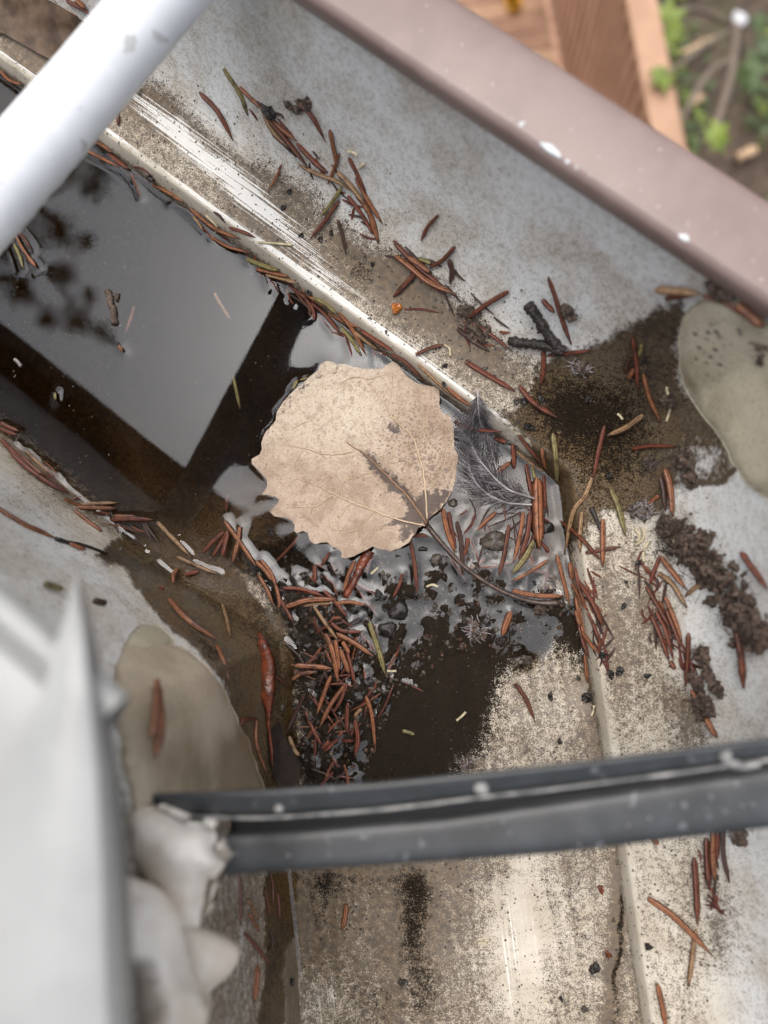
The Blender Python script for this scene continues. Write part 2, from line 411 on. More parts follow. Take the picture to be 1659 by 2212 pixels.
_ZP = np.array([list(unp(u, v, 0)[:2]) + [z] for u, v, z in ZCTRL])
def floor_z(X, Y, smooth=False):
    sh = X.shape; x = X.ravel(); y = Y.ravel(); num = np.zeros(x.shape); den = np.zeros(x.shape) + 1e-9
    for px, py, z in _ZP:
        wgt = np.exp(-((x - px) ** 2 + (y - py) ** 2) / (2 * 7.5 ** 2)) + 1e-5 / (1 + ((x - px) ** 2 + (y - py) ** 2) / 900)
        num += wgt * z; den += wgt
    z = num / den
    u, v = proj(np.stack([x, y, np.zeros_like(x)], 1))
    amp = pmask(u, v, MOUND, 45)
    z += amp * ((fbm(x * 0.22, y * 0.22, 2, 3) - 0.5) * 3.4 + (0 if smooth else (fbm(x * 0.8, y * 0.8, 3, 9) - 0.5) * 2.0))
    z += (fbm(x * 0.15, y * 0.15, 2, 5) - 0.5) * 0.5 + amp * 0.12
    for pts, wpx in PUDDLES:
        z -= 1.25 * np.exp(-(segdist(u, v, pts) / wpx) ** 2) * sstep(-3.5, -0.6, z)
    return z.reshape(sh)
PUDDLES = [([(590,1290),(635,1365),(628,1450),(615,1560),(640,1640),(682,1705)], 11), ([(902,1362),(868,1400),(842,1450),(830,1500),(800,1560),(750,1622),(715,1650)], 10), ([(650,1370),(700,1392),(745,1385)], 9), ([(760,1330),(810,1322),(850,1335)], 12), ([(905,1215),(908,1290),(885,1372)], 9), ([(975,1235),(1015,1285),(1062,1312)], 10), ([(1060,1270),(1110,1288),(1200,1298)], 11), ([(1140,1368),(1165,1385),(1135,1430)], 24), ([(700,1235),(688,1300),(640,1330)], 10), ([(735,1420),(760,1470),(800,1440)], 8), ([(950,1260),(985,1330),(1010,1340)], 7), ([(690,1480),(735,1500),(700,1560)], 8), ([(560,1240),(600,1280)], 10)]
MOUND = [(590,1190),(700,1210),(900,1170),(1080,1200),(1210,1280),(1250,1330),(1200,1380),(1080,1400),(960,1420),(860,1500),(800,1640),(720,1710),(640,1710),(630,1550),(640,1420),(600,1300)]

tA = stations(205, 0.75, 900); tB = stations(190, 0.75, 900)
GUT = empty('rain_gutter', (CORN[0], CORN[1], -12), 'aged white rain gutter bending round a corner, with brown front lip, holding water', 'gutter')

# front: riser, ledge, rising curve
front = np.vstack([subdiv([(-1.2, -12), (0, 0), (1.7, 6.8)], 0.8)[:-1], smooth_prof([(1.7, 6.8), (2.3, 8.2), (3.6, 8.9), (6, 9.4)], 0.4)[:-1],
                   smooth_prof([(6, 9.4), (12, 11.2), (17, 13.8), (21, 17.2), (25.2, 23), (29, 31.5), (32.3, 43), (34.6, 55), (35.9, 64.5)], 0.8)])
arcl = np.concatenate([[0], np.cumsum(np.linalg.norm(np.diff(front, axis=0), axis=1))])
Xf, Yf, ts = sweep(front[:, 0], tA, tB)
Zf = np.broadcast_to(front[:, 1], Xf.shape).copy()
Zf += (fbm(Xf * 0.03, Yf * 0.03, 2, 21) - 0.5) * 1.1 * sstep(8, 20, Zf)
Vf = np.stack([Xf, Yf, Zf], -1).reshape(-1, 3); uvf = np.stack(np.broadcast_arrays(ts[:, None] * MM, (100 + arcl)[None, :] * MM), -1).reshape(-1, 2)
# floor
of = np.arange(-WB - 1.0, 1.6, 0.75)
Xo, Yo, _ = sweep(of, tA, tB); Zo = floor_z(Xo, Yo)
far = sstep(200, 260, np.abs(ts))[:, None]
Zo = Zo * (1 - far) + np.where(ts[:, None] < 0, -9.0, 4.0) * far
Vo = np.stack([Xo, Yo, Zo], -1).reshape(-1, 3); uvo = np.stack(np.broadcast_arrays(ts[:, None] * MM, of[None, :] * MM), -1).reshape(-1, 2)
# back wall with a soft fillet
back = np.vstack([smooth_prof([(-WB + 7, -12), (-WB + 5.2, -8.5), (-WB + 3, -4), (-WB + 1.0, 0.5), (-WB, 6), (-WB - 0.6, 14)], 0.75)[:-1], subdiv([(-WB - 0.6, 14), (-WB - 1.2, 40), (-WB - 1.5, 92)], 0.95)])
arcb = np.concatenate([[0], np.cumsum(np.linalg.norm(np.diff(back, axis=0), axis=1))])
Xb, Yb, _ = sweep(back[:, 0], tA, tB)
fil = np.exp(-(np.abs(ts) / 26.0) ** 2)[:, None] * sstep(30, 0, back[:, 1])[None, :] * 5.0       # sealed inside corner bulges into the trough
bis = -(MIT / np.linalg.norm(MIT)) * -1
Xb = Xb + bis[0] * fil; Yb = Yb + bis[1] * fil
wv = (fbm(Xb * 0.05 + 9, Yb * 0.05 + back[:, 1][None, :] * 0.03, 3, 31) - 0.5) * 2.2
Xb = Xb + np.where(ts[:, None] < 0, nA[0], nB[0]) * wv; Yb = Yb + np.where(ts[:, None] < 0, nA[1], nB[1]) * wv
Zb = np.broadcast_to(back[:, 1], Xb.shape)
Vb = np.stack([Xb, Yb, Zb], -1).reshape(-1, 3); uvb = np.stack(np.broadcast_arrays(ts[:, None] * MM, (-200 - arcb)[None, :] * MM), -1).reshape(-1, 2)

# ---- stains, worn paint and wet film, each where the photograph shows it
def warp(U, V, a=14, s=0.018, seed=40):
    return U + (fbm(U * s, V * s, 3, seed) - 0.5) * 2 * a, V + (fbm(U * s + 50, V * s, 3, seed + 5) - 0.5) * 2 * a
FILM_R = [(1075,905),(1125,870),(1150,820),(1175,775),(1290,740),(1400,670),(1470,640),(1490,680),(1465,760),(1490,850),(1560,930),(1592,1000),(1560,1050),(1480,1030),(1450,1075),(1440,1115),(1380,1120),(1310,1110),(1250,1180),(1225,1230),(1190,1270),(1165,1110),(1130,960)]
FILM_B = [(200,1195),(260,1150),(330,1120),(440,1190),(540,1260),(610,1350),(640,1500),(650,1720),(560,1720),(540,1640),(505,1570),(480,1470),(420,1400),(370,1370),(310,1290),(250,1225)]
FILM_C = [(575,1880),(640,1890),(640,2000),(610,2100),(612,2240),(560,2240),(570,2000)]
MUD = [(560,1200),(700,1200),(900,1160),(1080,1200),(1200,1270),(1270,1310),(1285,1450),(1200,1400),(1080,1450),(1030,1530),(1000,1620),(980,1700),(850,1720),(640,1730),(620,1550),(600,1400)]
def paint(V3, part):
    U0, V0 = proj(V3); U, V = warp(U0, V0); n = len(U); P = np.zeros((n, 4)); Q = np.zeros((n, 4))
    z = V3[:, 2]; isA = (V3[:, :2] - CORN) @ (dA - dB) > 0
    cl = lambda a: np.clip(a, 0, 1)
    if part == 'front':
        offA = (V3[:, :2] - CORN) @ nA; offB = (V3[:, :2] - CORN) @ nB; off = np.where(isA, offA, offB)
        ledge = sstep(1, 4, off) * sstep(26, 15, off + (fbm(V3[:, 0] * .05, V3[:, 1] * .05, 2, 8) - .5) * 14)
        P[:, 0] = 0.16 + np.where(isA, 0.50, 0.40) * ledge + 0.6 * sstep(7.5, 1, z)
        for b, a in [((800,560,110,60,35),.34),((930,640,120,70,35),.3),((1050,760,90,60,30),.22),((480,330,110,50,40),.15),((600,500,120,40,37),.22),((340,230,60,50,30),.25),((100,120,140,60,38),.32),
                     ((1440,1380,50,160,-15),.3),((1500,1560,40,100,-20),.34),((1320,1330,60,140,-10),.2),((1560,1980,60,200,-8),.12),((1480,1250,70,80),.3),((620,420,60,40,40),.12),((1350,1500,60,120,-8),.12)]:
            P[:, 0] += a * blob(U, V, *b)
        Q[:, 1] = cl(sstep(12, 26, off) + 0.1)
        P[:, 2] = 0.85 * blob(off, 0 * off, 3.3, 0, 0.9, 5) + 0.62 * blob(U, V, 330, 250, 120, 40, 45) + 0.62 * blob(U, V, 460, 350, 160, 34, 42) + 0.66 * blob(U, V, 590, 470, 190, 30, 42) + .5 * blob(U, V, 470, 260, 160, 40, 42) + .45 * blob(U, V, 80, 70, 100, 20, 42) + .4 * blob(U, V, 820, 620, 60, 30, 36) + 0.5 * blob(U, V, 700, 600, 130, 26, 36) + 0.5 * blob(U, V, 900, 740, 120, 20, 36) \
            + 0.45 * blob(U, V, 1290, 1300, 18, 50, -25) + 0.4 * blob(U, V, 1350, 1450, 30, 110, -10) + 0.55 * blob(U, V, 1240, 1010, 14, 44, -10) + 0.5 * blob(U, V, 1460, 2000, 26, 110, 5) + 0.45 * blob(U, V, 1440, 1880, 26, 44, 20) + 0.35 * blob(U, V, 1430, 1800, 20, 300, -8)
        P[:, 2] *= (1 - 0.55 * np.where(isA, 0, 1) * sstep(900, 1250, V))
        fr = pmask(U, V, FILM_R, 34); Q[:, 0] = fr
        P[:, 1] = 0.5 * blob(U, V, 1270, 870, 150, 90, 30) * fr + 0.44 * blob(U, V, 1320, 1010, 130, 110) * fr + .3 * blob(U, V, 1200, 900, 80, 80) * fr + .3 * blob(U, V, 1390, 800, 60, 110, 20) * fr + 0.45 * blob(U, V, 1010, 700, 32, 30) + 0.4 * blob(U, V, 1420, 1360, 16, 80, -14) + 0.36 * blob(U, V, 1490, 1540, 14, 90, -24) + 0.55 * blob(U, V, 1440, 1190, 60, 40) + 0.4 * blob(U, V, 1540, 1930, 22, 60) + 0.45 * blob(U, V, 780, 580, 30, 60, -10)
        Q[:, 2] = cl(0.22 + 0.5 * ledge * np.where(isA, .75, .8) + 0.5 * blob(U, V, 950, 780, 150, 60, 36) + .5 * blob(off, 0 * off, 0.8, 0, 2.2, 9) - 0.25 * sstep(26, 36, off))
        P[:, 3] = cl(0.25 * ledge + 0.9 * fr)
        # ring of dried residue at the end of the wet patch
        ring = np.exp(-(segdist(U, V, [(1585,950),(1592,1000),(1560,1050),(1490,1032)]) / 7.0) ** 2); Q[:, 0] = cl(Q[:, 0] * (1 - .55 * blob(U, V, 1510, 990, 55, 40)) + .7 * ring)
    elif part == 'floor':
        P[:, 0] = 0.72; Q[:, 2] = 0.5
        B = (~isA); P[B, 0] = 0.72
        low = sstep(1380, 1500, V)
        for b, a in [((1220,1550,110,130),-.06),((1300,1980,60,240,4),-.1),((1130,2000,75,260,3),-.36),((700,2150,90,100),-.1),((900,1980,70,180),.14),((650,1950,60,160),.16),((1180,1920,50,60),.06),((1330,1990,18,280,4.5),.36),((1290,1560,40,200,-8),.16),((900,1880,300,30),.14),((760,2000,160,220),.1)]:
            P[:, 0] += a * blob(U, V, *b)
        P[:, 2] = 0.46 * blob(U, V, 1105, 2050, 40, 320, 2.2) + 0.4 * blob(U, V, 1010, 2050, 30, 260, 1) + 0.46 * blob(U, V, 1230, 2000, 100, 260, 4) + .3 * blob(U, V, 720, 2050, 40, 200, -2) + 0.3 * blob(U, V, 1250, 1580, 30, 60) + 0.3 * blob(U, V, 700, 2160, 50, 80)
        mud = pmask(U, V, MUD, 75)
        P[:, 1] = cl(mud * 0.98 + 0.5 * blob(U, V, 1030, 1560, 70, 110) + 0.52 * blob(U, V, 905, 1930, 40, 75, -8) + 0.42 * blob(U, V, 890, 2020, 34, 80) + 0.4 * blob(U, V, 920, 2140, 44, 90) + .36 * blob(U, V, 760, 1900, 160, 34) + .4 * blob(U, V, 690, 1960, 40, 80) + .3 * blob(U, V, 800, 2160, 90, 60) + 0.75 * blob(U, V, 1338, 2000, 8, 280, 4.6) + 0.42 * blob(U, V, 1290, 1500, 16, 180, -6) + .3 * blob(U, V, 1190, 1925, 26, 26))
        # silt under the pool
        pool = np.clip((-z - .1) / 1.6, 0, 1); P[:, 1] = cl(P[:, 1] + 0.26 * pool * (1 - 0.8 * blob(U, V, 100, 1010, 200, 70, 45) - .4 * blob(U, V, 540, 1120, 120, 80))); P[:, 0] = cl(P[:, 0] + 0.25 * pool)
        Q[:, 0] = cl(pmask(U, V, FILM_B, 14) + pmask(U, V, FILM_C, 10) + pmask(U, V, FILM_R, 10) + 0.95 * pool)
        P[:, 1] *= (1 - .75 * pmask(U, V, FILM_B, 20))
        P[:, 3] = cl(0.55 + 0.5 * mud - 0.5 * blob(U, V, 1110, 2050, 60, 320, 2))
    else:
        P[:, 0] = 0.34 + 0.3 * sstep(14, 0, z); Q[:, 1] = cl(sstep(10, 40, z) * 0.9); Q[:, 2] = 0.25
        P[:, 0] += 0.25 * blob(U, V, 100, 1040, 160, 60, 45) + .4 * np.where(isA, 0, 1) * sstep(1600, 1800, V)
        P[:, 2] = 0.35 * blob(U, V, 150, 1180, 160, 30, 40) + 0.5 * blob(U, V, 490, 1500, 22, 80, -20) + 0.4 * blob(U, V, 380, 1350, 90, 18, 45)
        Q[:, 0] = cl(pmask(U, V, FILM_B, 14) + pmask(U, V, FILM_C, 10) + 0.5 * sstep(2, -3, z))
        P[:, 1] = cl(0.5 * blob(U, V, 450, 1400, 60, 24, 45) + .35 * blob(U, V, 215, 1195, 60, 12, 30))
        P[:, 3] = cl(0.2 + Q[:, 0])
    return {'paint': np.clip(P, 0, 1), 'film': np.clip(Q, 0, 1)}
mk('front_wall', Vf, grid_faces(*Xf.shape)[:, ::-1], M['gutter'], GUT, attrs=paint(Vf, 'front'), uv=uvf)
mk('floor', Vo, grid_faces(*Xo.shape)[:, ::-1], M['gutter'], GUT, attrs=paint(Vo, 'floor'), uv=uvo)
mk('back_wall', Vb, grid_faces(*Xb.shape)[:, ::-1], M['gutter'], GUT, attrs=paint(Vb, 'back'), uv=uvb)
# brown lip and the outside of the gutter
lipp = smooth_prof([(36.4, 62.0), (35.2, 63.6), (34.5, 66.0), (34.6, 68.2), (35.6, 69.3), (37.2, 69.6), (42.5, 69.8), (47.2, 69.6), (49.6, 69.0), (50.9, 67.6), (51.4, 65.0), (51.2, 61)], 0.5)
outp = np.array([(51.0, 56), (47, 50), (43, 40), (37, 29), (30, 22), (26, 17), (24.5, 12), (4, 7), (2.5, 0), (0.8, -13.2), (-WB - 1, -13.2), (-WB - 2.6, -12), (-WB - 2.6, 92.5), (-WB - 1.5, 92.6)])
tl = stations(205, 4.0, 900)
for nm, pr, mt_ in (('front_lip', lipp, 'lip'), ('outer_shell', outp[:11], 'lip'), ('back_flange', outp[10:], 'drip')):
    X, Y, t2 = sweep(pr[:, 0], tl, tl); Z = np.broadcast_to(pr[:, 1], X.shape)
    _o = mk(nm, np.stack([X, Y, Z], -1).reshape(-1, 3), grid_faces(*X.shape)[:, ::-1], M[mt_], GUT)
    if nm == 'front_lip': LIP = _o

# ------------------------------------------------------------------ surface lookup
_BV = np.vstack([Vf, Vo, Vb]); _F = [grid_faces(*Xf.shape), grid_faces(*Xo.shape) + len(Vf), grid_faces(*Xb.shape) + len(Vf) + len(Vo)]
BVH = BVHTree.FromPolygons([Vector(v) for v in _BV], [tuple(int(i) for i in f) for f in np.vstack(_F)])
CAMP = Vector((0, 0, HC))
def hit(u, v):
    d = Vector(RW @ np.array([(u - CX0) / FPX, -(v - CY0) / FPX, -1.0])).normalized()
    p, nrm, _, _ = BVH.ray_cast(CAMP, d)
    if p is None: return unp(u, v, 0), np.array([0, 0, 1.0])
    if nrm.dot(d) > 0: nrm = -nrm
    return np.array(p), np.array(nrm)
def surf(u, v, lift=0.0, water=0.15):
    p, n_ = hit(u, v)
    if p[2] < water: return unp(u, v, water + lift)
    return p + n_ * lift
def under(x, y):
    p, nrm, _, _ = BVH.ray_cast(Vector((x, y, 60.0)), Vector((0, 0, -1)))
    return p[2] if p is not None else 0.0
M['bead2'] = mat_simple('pale_paint', lin(206, 212, 212), lin(180, 186, 186), 240, .4)
# ------------------------------------------------------------------ sealant smeared over the joints (parts of the gutter)
def patch(outline, thick, step=9, ztop=None, seed=0, rough=0.5, edge=22.0, fn=None):
    """domed, thick patch lying on the gutter's inside; outline in image points"""
    O = resample(outline, step * 0.8); O = O + (np.stack([fbm(O[:, 0] * .03, O[:, 1] * .03, 2, seed), fbm(O[:, 0] * .03 + 70, O[:, 1] * .03, 2, seed + 1)], 1) - .5) * 14
    P, T = cdt(O, step, seed=seed)
    d = segdist(P[:, 0], P[:, 1], O, True); n0 = len(O); d[:n0] = 0
    h = thick * (0.12 + 0.88 * np.sqrt(np.clip(d / edge, 0, 1))) + (fbm(P[:, 0] * .02, P[:, 1] * .02, 2, seed + 3) - .5) * rough
    h = h + (fbm(P[:, 0] * .07, P[:, 1] * .07, 3, seed + 9) - .5) * rough * (2.6 if isinstance(ztop, (str, int)) else .6) * np.clip(d / edge, 0, 1)
    if fn is not None: h = h + fn(P[:, 0], P[:, 1], d)
    V = np.zeros((len(P), 3)); B = np.zeros((len(P), 3))
    for i, (u, v) in enumerate(P):
        if ztop == 'wall':
            p, n_ = hit(u, v)
            if p[2] < 1: p = unp(u, v, 75.0); n_ = np.array([0, 0, 1.0])
            V[i] = p + n_ * max(h[i], .1); B[i] = p - n_ * .3
        elif ztop is None:
            p, n_ = hit(u, v); V[i] = p + n_ * max(h[i], 0.1); B[i] = p - n_ * 0.3
        else:
            V[i] = unp(u, v, ztop + h[i]); B[i] = V[i] - np.array([0, 0, h[i] + 6])
    nb = [set() for _ in V]
    for t in T:
        for i in t: nb[i].update(t)
    for _ in range(3):
        V2_ = V.copy()
        for i in range(n0, len(V)):
            if nb[i]: V2_[i] = V[list(nb[i])].mean(0)
        V = V2_
    N0 = len(V); F = list(T) + [tuple(j + N0 for j in t[::-1]) for t in T]
    F += [(i, (i + 1) % n0, (i + 1) % n0 + N0, i + N0) for i in range(n0)]
    return np.vstack([V, B]), F
SEAL = [
 ([(1468,700),(1500,655),(1560,640),(1640,672),(1720,760),(1760,900),(1740,1060),(1660,1085),(1600,1030),(1545,930),(1485,850),(1463,765)], 1.3, 'seal', 'pale beige sealant smear with grey mould dots near the lip'),
 ([(246,1440),(275,1393),(330,1380),(390,1398),(440,1430),(485,1490),(515,1560),(552,1632),(568,1700),(560,1790),(300,1790),(262,1640),(246,1530)], 1.6, 'sealb', 'soiled olive beige sealant over the inner back corner'),
 ([(262,1396),(300,1350),(345,1352),(372,1385),(362,1425),(318,1440),(280,1425)], 1.5, 'seal', None)]
for i, (o, th, m, lb) in enumerate(SEAL):
    V, F = patch(o, th, 9, seed=60 + i * 7); U_, W_ = proj(V); at = np.zeros((len(V), 4))
    at[:, 0] = np.clip(blob(U_, W_, 1535, 770, 45, 60) + blob(U_, W_, 1560, 715, 60, 25) * .8 + .5 * blob(U_, W_, 1655, 760, 30, 60), 0, 1)
    at[:, 1] = np.clip(.9 * sstep(430, 560, U_ + (W_ - 1500) * .1) * sstep(1400, 1700, W_) + .5 * blob(U_, W_, 420, 1640, 120, 90) + .6 * blob(U_, W_, 1500, 840, 20, 60, -30), 0, 1) * (1 if i != 2 else .3)
    mk('sealant_patch', V, F, M[m], GUT, label=lb, attrs={'spots': at})

# ------------------------------------------------------------------ caulk blobs where the strap meets the roof edge
def crease(path, depth, width):
    return lambda U, V, d: -depth * np.exp(-(segdist(U, V, path) / width) ** 2)
def bulge(*bl):
    return lambda U, V, d: sum(a * blob(U, V, *b) for b, a in bl)
V, F = patch([(270,1738),(330,1745),(390,1772),(436,1779),(462,1802),(470,1840),(484,1868),(470,1888),(446,1893),(438,1920),(437,1965),(428,2000),(385,1995),(335,1945),(300,1890),(262,1840)], 5, 8, 79, 81, 0.6, 34, fn=bulge(((370,1850,60,50), 3.0), ((452,1862,22,22), 1.6)))
V2, F2 = patch([(255,1880),(300,1905),(345,1952),(398,1996),(436,2016),(454,2058),(450,2110),(432,2148),(428,2175),(405,2200),(395,2260),(390,2330),(250,2330)], 6, 8, 'wall', 88, 0.6, 34, fn=lambda U, V, d: bulge(((420,2070,34,50), 4.0), ((330,2190,40,60), 3.0))(U, V, d) + crease([(345,2000),(365,2060),(380,2150)], 4.5, 12)(U, V, d) + crease([(395,2130),(430,2165)], 3.0, 7)(U, V, d))
CA = empty('caulk_bead', V.mean(0), 'lumpy white caulk squeezed out beside the dark grey strap', 'caulk')
mk('upper_lump', V, F, M['caulk'], CA); mk('lower_lump', V2, F2, M['caulk'], CA)

# ------------------------------------------------------------------ white spacer tube across the left leg
t0, t1 = unp(332, 20, 71), unp(0, 402, 79)      # driven in at a slant, lower at the lip
td = (t0 - t1) / np.linalg.norm(t0 - t1)
off = lambda p: (p[:2] - CORN) @ nA
e0 = t0 + td * ((33.2 - off(t0)) / (td[:2] @ nA)); e1 = t0 + td * ((-WB - 0.4 - off(t0)) / (td[:2] @ nA))
n_ = 60; Pt = e1 + (e0 - e1) * np.linspace(0, 1, n_)[:, None]
Pt[:, 2] += 0.25 * np.sin(np.linspace(0, 9, n_)); 
TU = empty('gutter_tube', e1, 'thick white enamelled tube crossing over the water at upper left', 'gutter tube')
v, f = tube(Pt, 6.85 + 0.03 * np.sin(np.arange(n_) * .6), 40); mk('tube_body', v, f, M['tube'], TU)
v, f = tube(np.array([e0 - td * 0.5, e0 + td * 1.2, e0 + td * 1.6]), [4.4, 4.4, 3.5], 16); mk('spike_head', v, f, M['strap'], TU)

for u, v_, r, st in [(1128,268,1.0,1),(1180,312,.7,2.2),(1192,322,.9,2.4),(1207,334,.6,1.4),(1226,348,.6,1),(1245,362,.45,1),(1480,512,.8,2),(1460,500,.5,1),(866,92,.7,1),(900,112,.5,1),(1000,175,.4,1),(1330,258,.5,1),(1100,150,.35,1)]:
    q_ = unp(u, v_, 69.3); v, f = rock(q_, r, .35, int(u), 10, 6, .2); v = q_ + (v - q_) @ np.eye(3); t_ = (v[:, :2] - q_[:2]) @ dA; v[:, :2] += np.outer(t_ * (st - 1), dA)
    mk('paint_drop', v, f, M['bead2'], LIP)
# ------------------------------------------------------------------ dark grey strap across the right leg
SZ = 77.5
la, lb = unp(285, 1738, SZ), unp(1659, 1618, SZ)
sx = (lb - la); sl = np.linalg.norm(sx); sx /= sl; sy = np.array([-sx[1], sx[0], 0]); sz = np.array([0, 0, 1.0])
def strap_local(u, v, z):
    p = unp(u, v, z) - la; return p @ sx, p @ sy
def strip(up, lo, z, thick, s_ext, mat, name, parent, zj=0.15, label=None, tilt=0.0):
    """plate between two traced edges, extended past the frame"""
    U = np.array([strap_local(*p, z) for p in up]); L = np.array([strap_local(*p, z) for p in lo])
    xs = np.concatenate([np.linspace(max(U[0, 0], L[0, 0]) if s_ext[0] is None else s_ext[0], U[-1, 0], 70), np.linspace(U[-1, 0], U[-1, 0] + s_ext[1], 8)[1:]])
    yu = np.interp(xs, U[:, 0], U[:, 1]); yl = np.interp(xs, L[:, 0], L[:, 1]); V = []; m = 6
    for i, x in enumerate(xs):
        wob = (vnoise(np.array([x * .25]), np.array([3.3]), 5)[0] - .5) * 2 * zj
        for k in range(m + 1):
            t = k / m; r = 1 - (2 * t - 1) ** 8
            V.append(la + sx * x + sy * (yu[i] + (yl[i] - yu[i]) * t + wob * .4) + sz * (z - SZ + wob + tilt * (t - .5) - thick * .25 * (1 - r)))
        for k in range(m, -1, -1):
            t = k / m; V.append(la + sx * x + sy * (yu[i] + (yl[i] - yu[i]) * t) + sz * (z - SZ - thick + tilt * (t - .5)))
    k2 = 2 * (m + 1); n = len(xs)
    F = [(i * k2 + j, i * k2 + (j + 1) % k2, (i + 1) * k2 + (j + 1) % k2, (i + 1) * k2 + j) for i in range(n - 1) for j in range(k2)]
    F += [tuple(range(k2))[::-1], tuple((n - 1) * k2 + j for j in range(k2))]
    return mk(name, np.array(V), F, mat, parent, label=label)
M['webm'] = mat_simple('painted_slot_shade', lin(22, 22, 22), lin(30, 30, 30), 90, .7)  # near-black colour stands in for the deep shade inside the strap's slot
ST = empty('gutter_strap', la - sz * 8, 'dark grey folded metal strap spanning the gutter at the bottom', 'gutter strap')
UF = strip([(262,1722),(330,1716),(560,1707),(820,1690),(1200,1652),(1659,1596)], [(262,1735),(330,1752),(390,1764),(560,1766),(800,1750),(1040,1721),(1300,1690),(1659,1641)], SZ, 1.4, (0.0, 30), M['strap'], 'upper_flange', ST, tilt=-1.6)
bp = np.array([unp(u, v, SZ - 0.6) for u, v in [(380,1764),(560,1767),(680,1760),(800,1751),(920,1738),(1040,1722),(1170,1708),(1300,1691),(1480,1668),(1659,1642),(1900,1612)]])
bp = spline(bp, 90); bp[:, 2] += np.array([rnd.uniform(-.05, .05) for _ in bp])
v, f = tube(bp, [0.3 * rnd.uniform(.8, 1.15) for _ in bp], 8); mk('worn_edge', v, f, M['bead'], ST, label='pale worn edge of the strap fold')
LF = strip([(380,1812),(560,1803),(950,1770),(1300,1718),(1659,1662)], [(380,1897),(460,1893),(800,1872),(1200,1845),(1659,1790)], SZ - 2.2, 1.4, (strap_local(400, 1840, SZ)[0], 30), M['strap'], 'lower_flange', ST, zj=0.3)
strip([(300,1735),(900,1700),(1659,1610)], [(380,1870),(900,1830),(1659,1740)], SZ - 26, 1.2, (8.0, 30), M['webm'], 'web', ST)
for u, v_, r in [(1040,1703,1.0),(1572,1635,.8),(1590,1650,.6),(602,1748,.7)]:
    v, f = rock(unp(u, v_, SZ + 0.2), r, 0.6, int(u)); mk('paint_drop', v, f, M['bead'], UF)
v, f = tube(spline([unp(1557, 1628, SZ + .4), unp(1570, 1645, SZ + .2), unp(1600, 1656, SZ), unp(1640, 1650, SZ)], 12), .55, 8); mk('paint_drip', v, f, M['bead'], LF)
for k in range(46):
    u = rnd.uniform(480, 1650); v_ = 1845 - (u - 800) * .09 + rnd.uniform(-50, 30); v, f = rock(unp(u, v_, SZ - 2.0), rnd.uniform(.14, .3), .4, k, 6, 4); 
    if k < 10: mk('water_speck', v, f, M['bead'], LF)

# ------------------------------------------------------------------ house: roof edge with drip flashing, fascia, wall, shingles
M['fascia'] = mat_simple('fascia_board', lin(150, 138, 128), lin(136, 124, 114), 30, 0.6, 0.1)
M['shingle'] = mat_simple('asphalt_shingle', lin(72, 68, 66), lin(98, 92, 88), 500, 0.9, 0.8, 0.001)
M['wall'] = mat_simple('house_siding', lin(176, 166, 154), lin(164, 154, 142), 12, 0.7, 0.1)
HO = empty('house', (CORN[0] - 400, CORN[1] - 500, -3400), 'house roof edge with white drip flashing above the gutter', 'house')
def loft(prof, tAs, tBs, endA=0.0):
    o = np.array([p[0] for p in prof]); X, Y, t2 = sweep(o, tAs, tBs); Z = np.broadcast_to(np.array([p[1] for p in prof]), X.shape)
    return np.stack([X, Y, Z], -1).reshape(-1, 3), grid_faces(*X.shape)[:, ::-1]
ZE = 119.0
TL = np.array([0, 40, 100, 200, 400, 800, 1600, 3000.0]); T0 = np.array([0.0, 0.001])
def leg_loft(prof, leg, t0_, t1_, n=24):
    """profile along one leg only"""
    d, nn = (dA, nA) if leg == 'A' else (dB, nB); V = []
    for t in np.linspace(t0_, t1_, n):
        for o, z in prof: V.append([*(CORN + nn * o + d * t), z])
    k = len(prof); F = [(i * k + j, i * k + j + 1, (i + 1) * k + j + 1, (i + 1) * k + j) for i in range(n - 1) for j in range(k - 1)]
    return np.array(V), F
pA = [(-79, ZE - 9), (-73.6, ZE - 6.5), (-72.9, ZE - 5.2), (-73.4, ZE - 3.6), (-75.9, ZE - 2.6), (-76.0, ZE - 8), (-77.2, ZE - 8), (-77.3, ZE - 2.2), (-78.0, ZE - 1.8), (-84, ZE - 1.7), (-96, ZE - 1.4), (-104, ZE - 1.2)]
v, f = leg_loft(pA, 'A', -73 * (MIT @ dA) - 1.0, 2600, 60); mk('drip_edge', v, f, M['drip'], HO, label='white drip flashing running along the left leg of the gutter')
# right leg: folded sheet cut to a point where it laps the other
rows = [(1243,160,166,170,110),(1290,150,168,184,113),(1340,136,174,199,117),(1420,112,182,214,118.5),(1500,90,190,227,119),(1650,20,202,254,119),(1850,-60,212,275,119),(2050,-110,219,287,119),(2212,-150,225,293,119),(2600,-230,238,313,119)]
V = []
for v_, uL, uF, uR, z in rows:
    a = unp(uR, v_, z - 5.5); c = unp(uF, v_, z + .2); b = a * .12 + c * .88 + np.array([.25, 0, .3]); d = unp(uL, v_, z - .5)
    V += [a - np.array([.7, 0, .2]), a, (a + b) / 2, b, c, (c + d) / 2 + np.array([0, 0, .1]), d]
for s_ in (80, 400, 1500, 2600):
    for q in V[-7:] if s_ == 80 else base_: V.append(np.asarray(q) + np.array([*dB, 0]) * s_)
    if s_ == 80: base_ = V[-14:-7]
k = 7; n = len(V) // k
mk('drip_edge', np.array(V), [(i * k + j, i * k + j + 1, (i + 1) * k + j + 1, (i + 1) * k + j) for i in range(n - 1) for j in range(k - 1)], M['drip'], HO, label='white folded drip flashing tapering to a point')
rp = [(-84, ZE + 1.0)] + [(-WB - 20 - i * 120, ZE + 8 + i * 42) for i in range(22)]
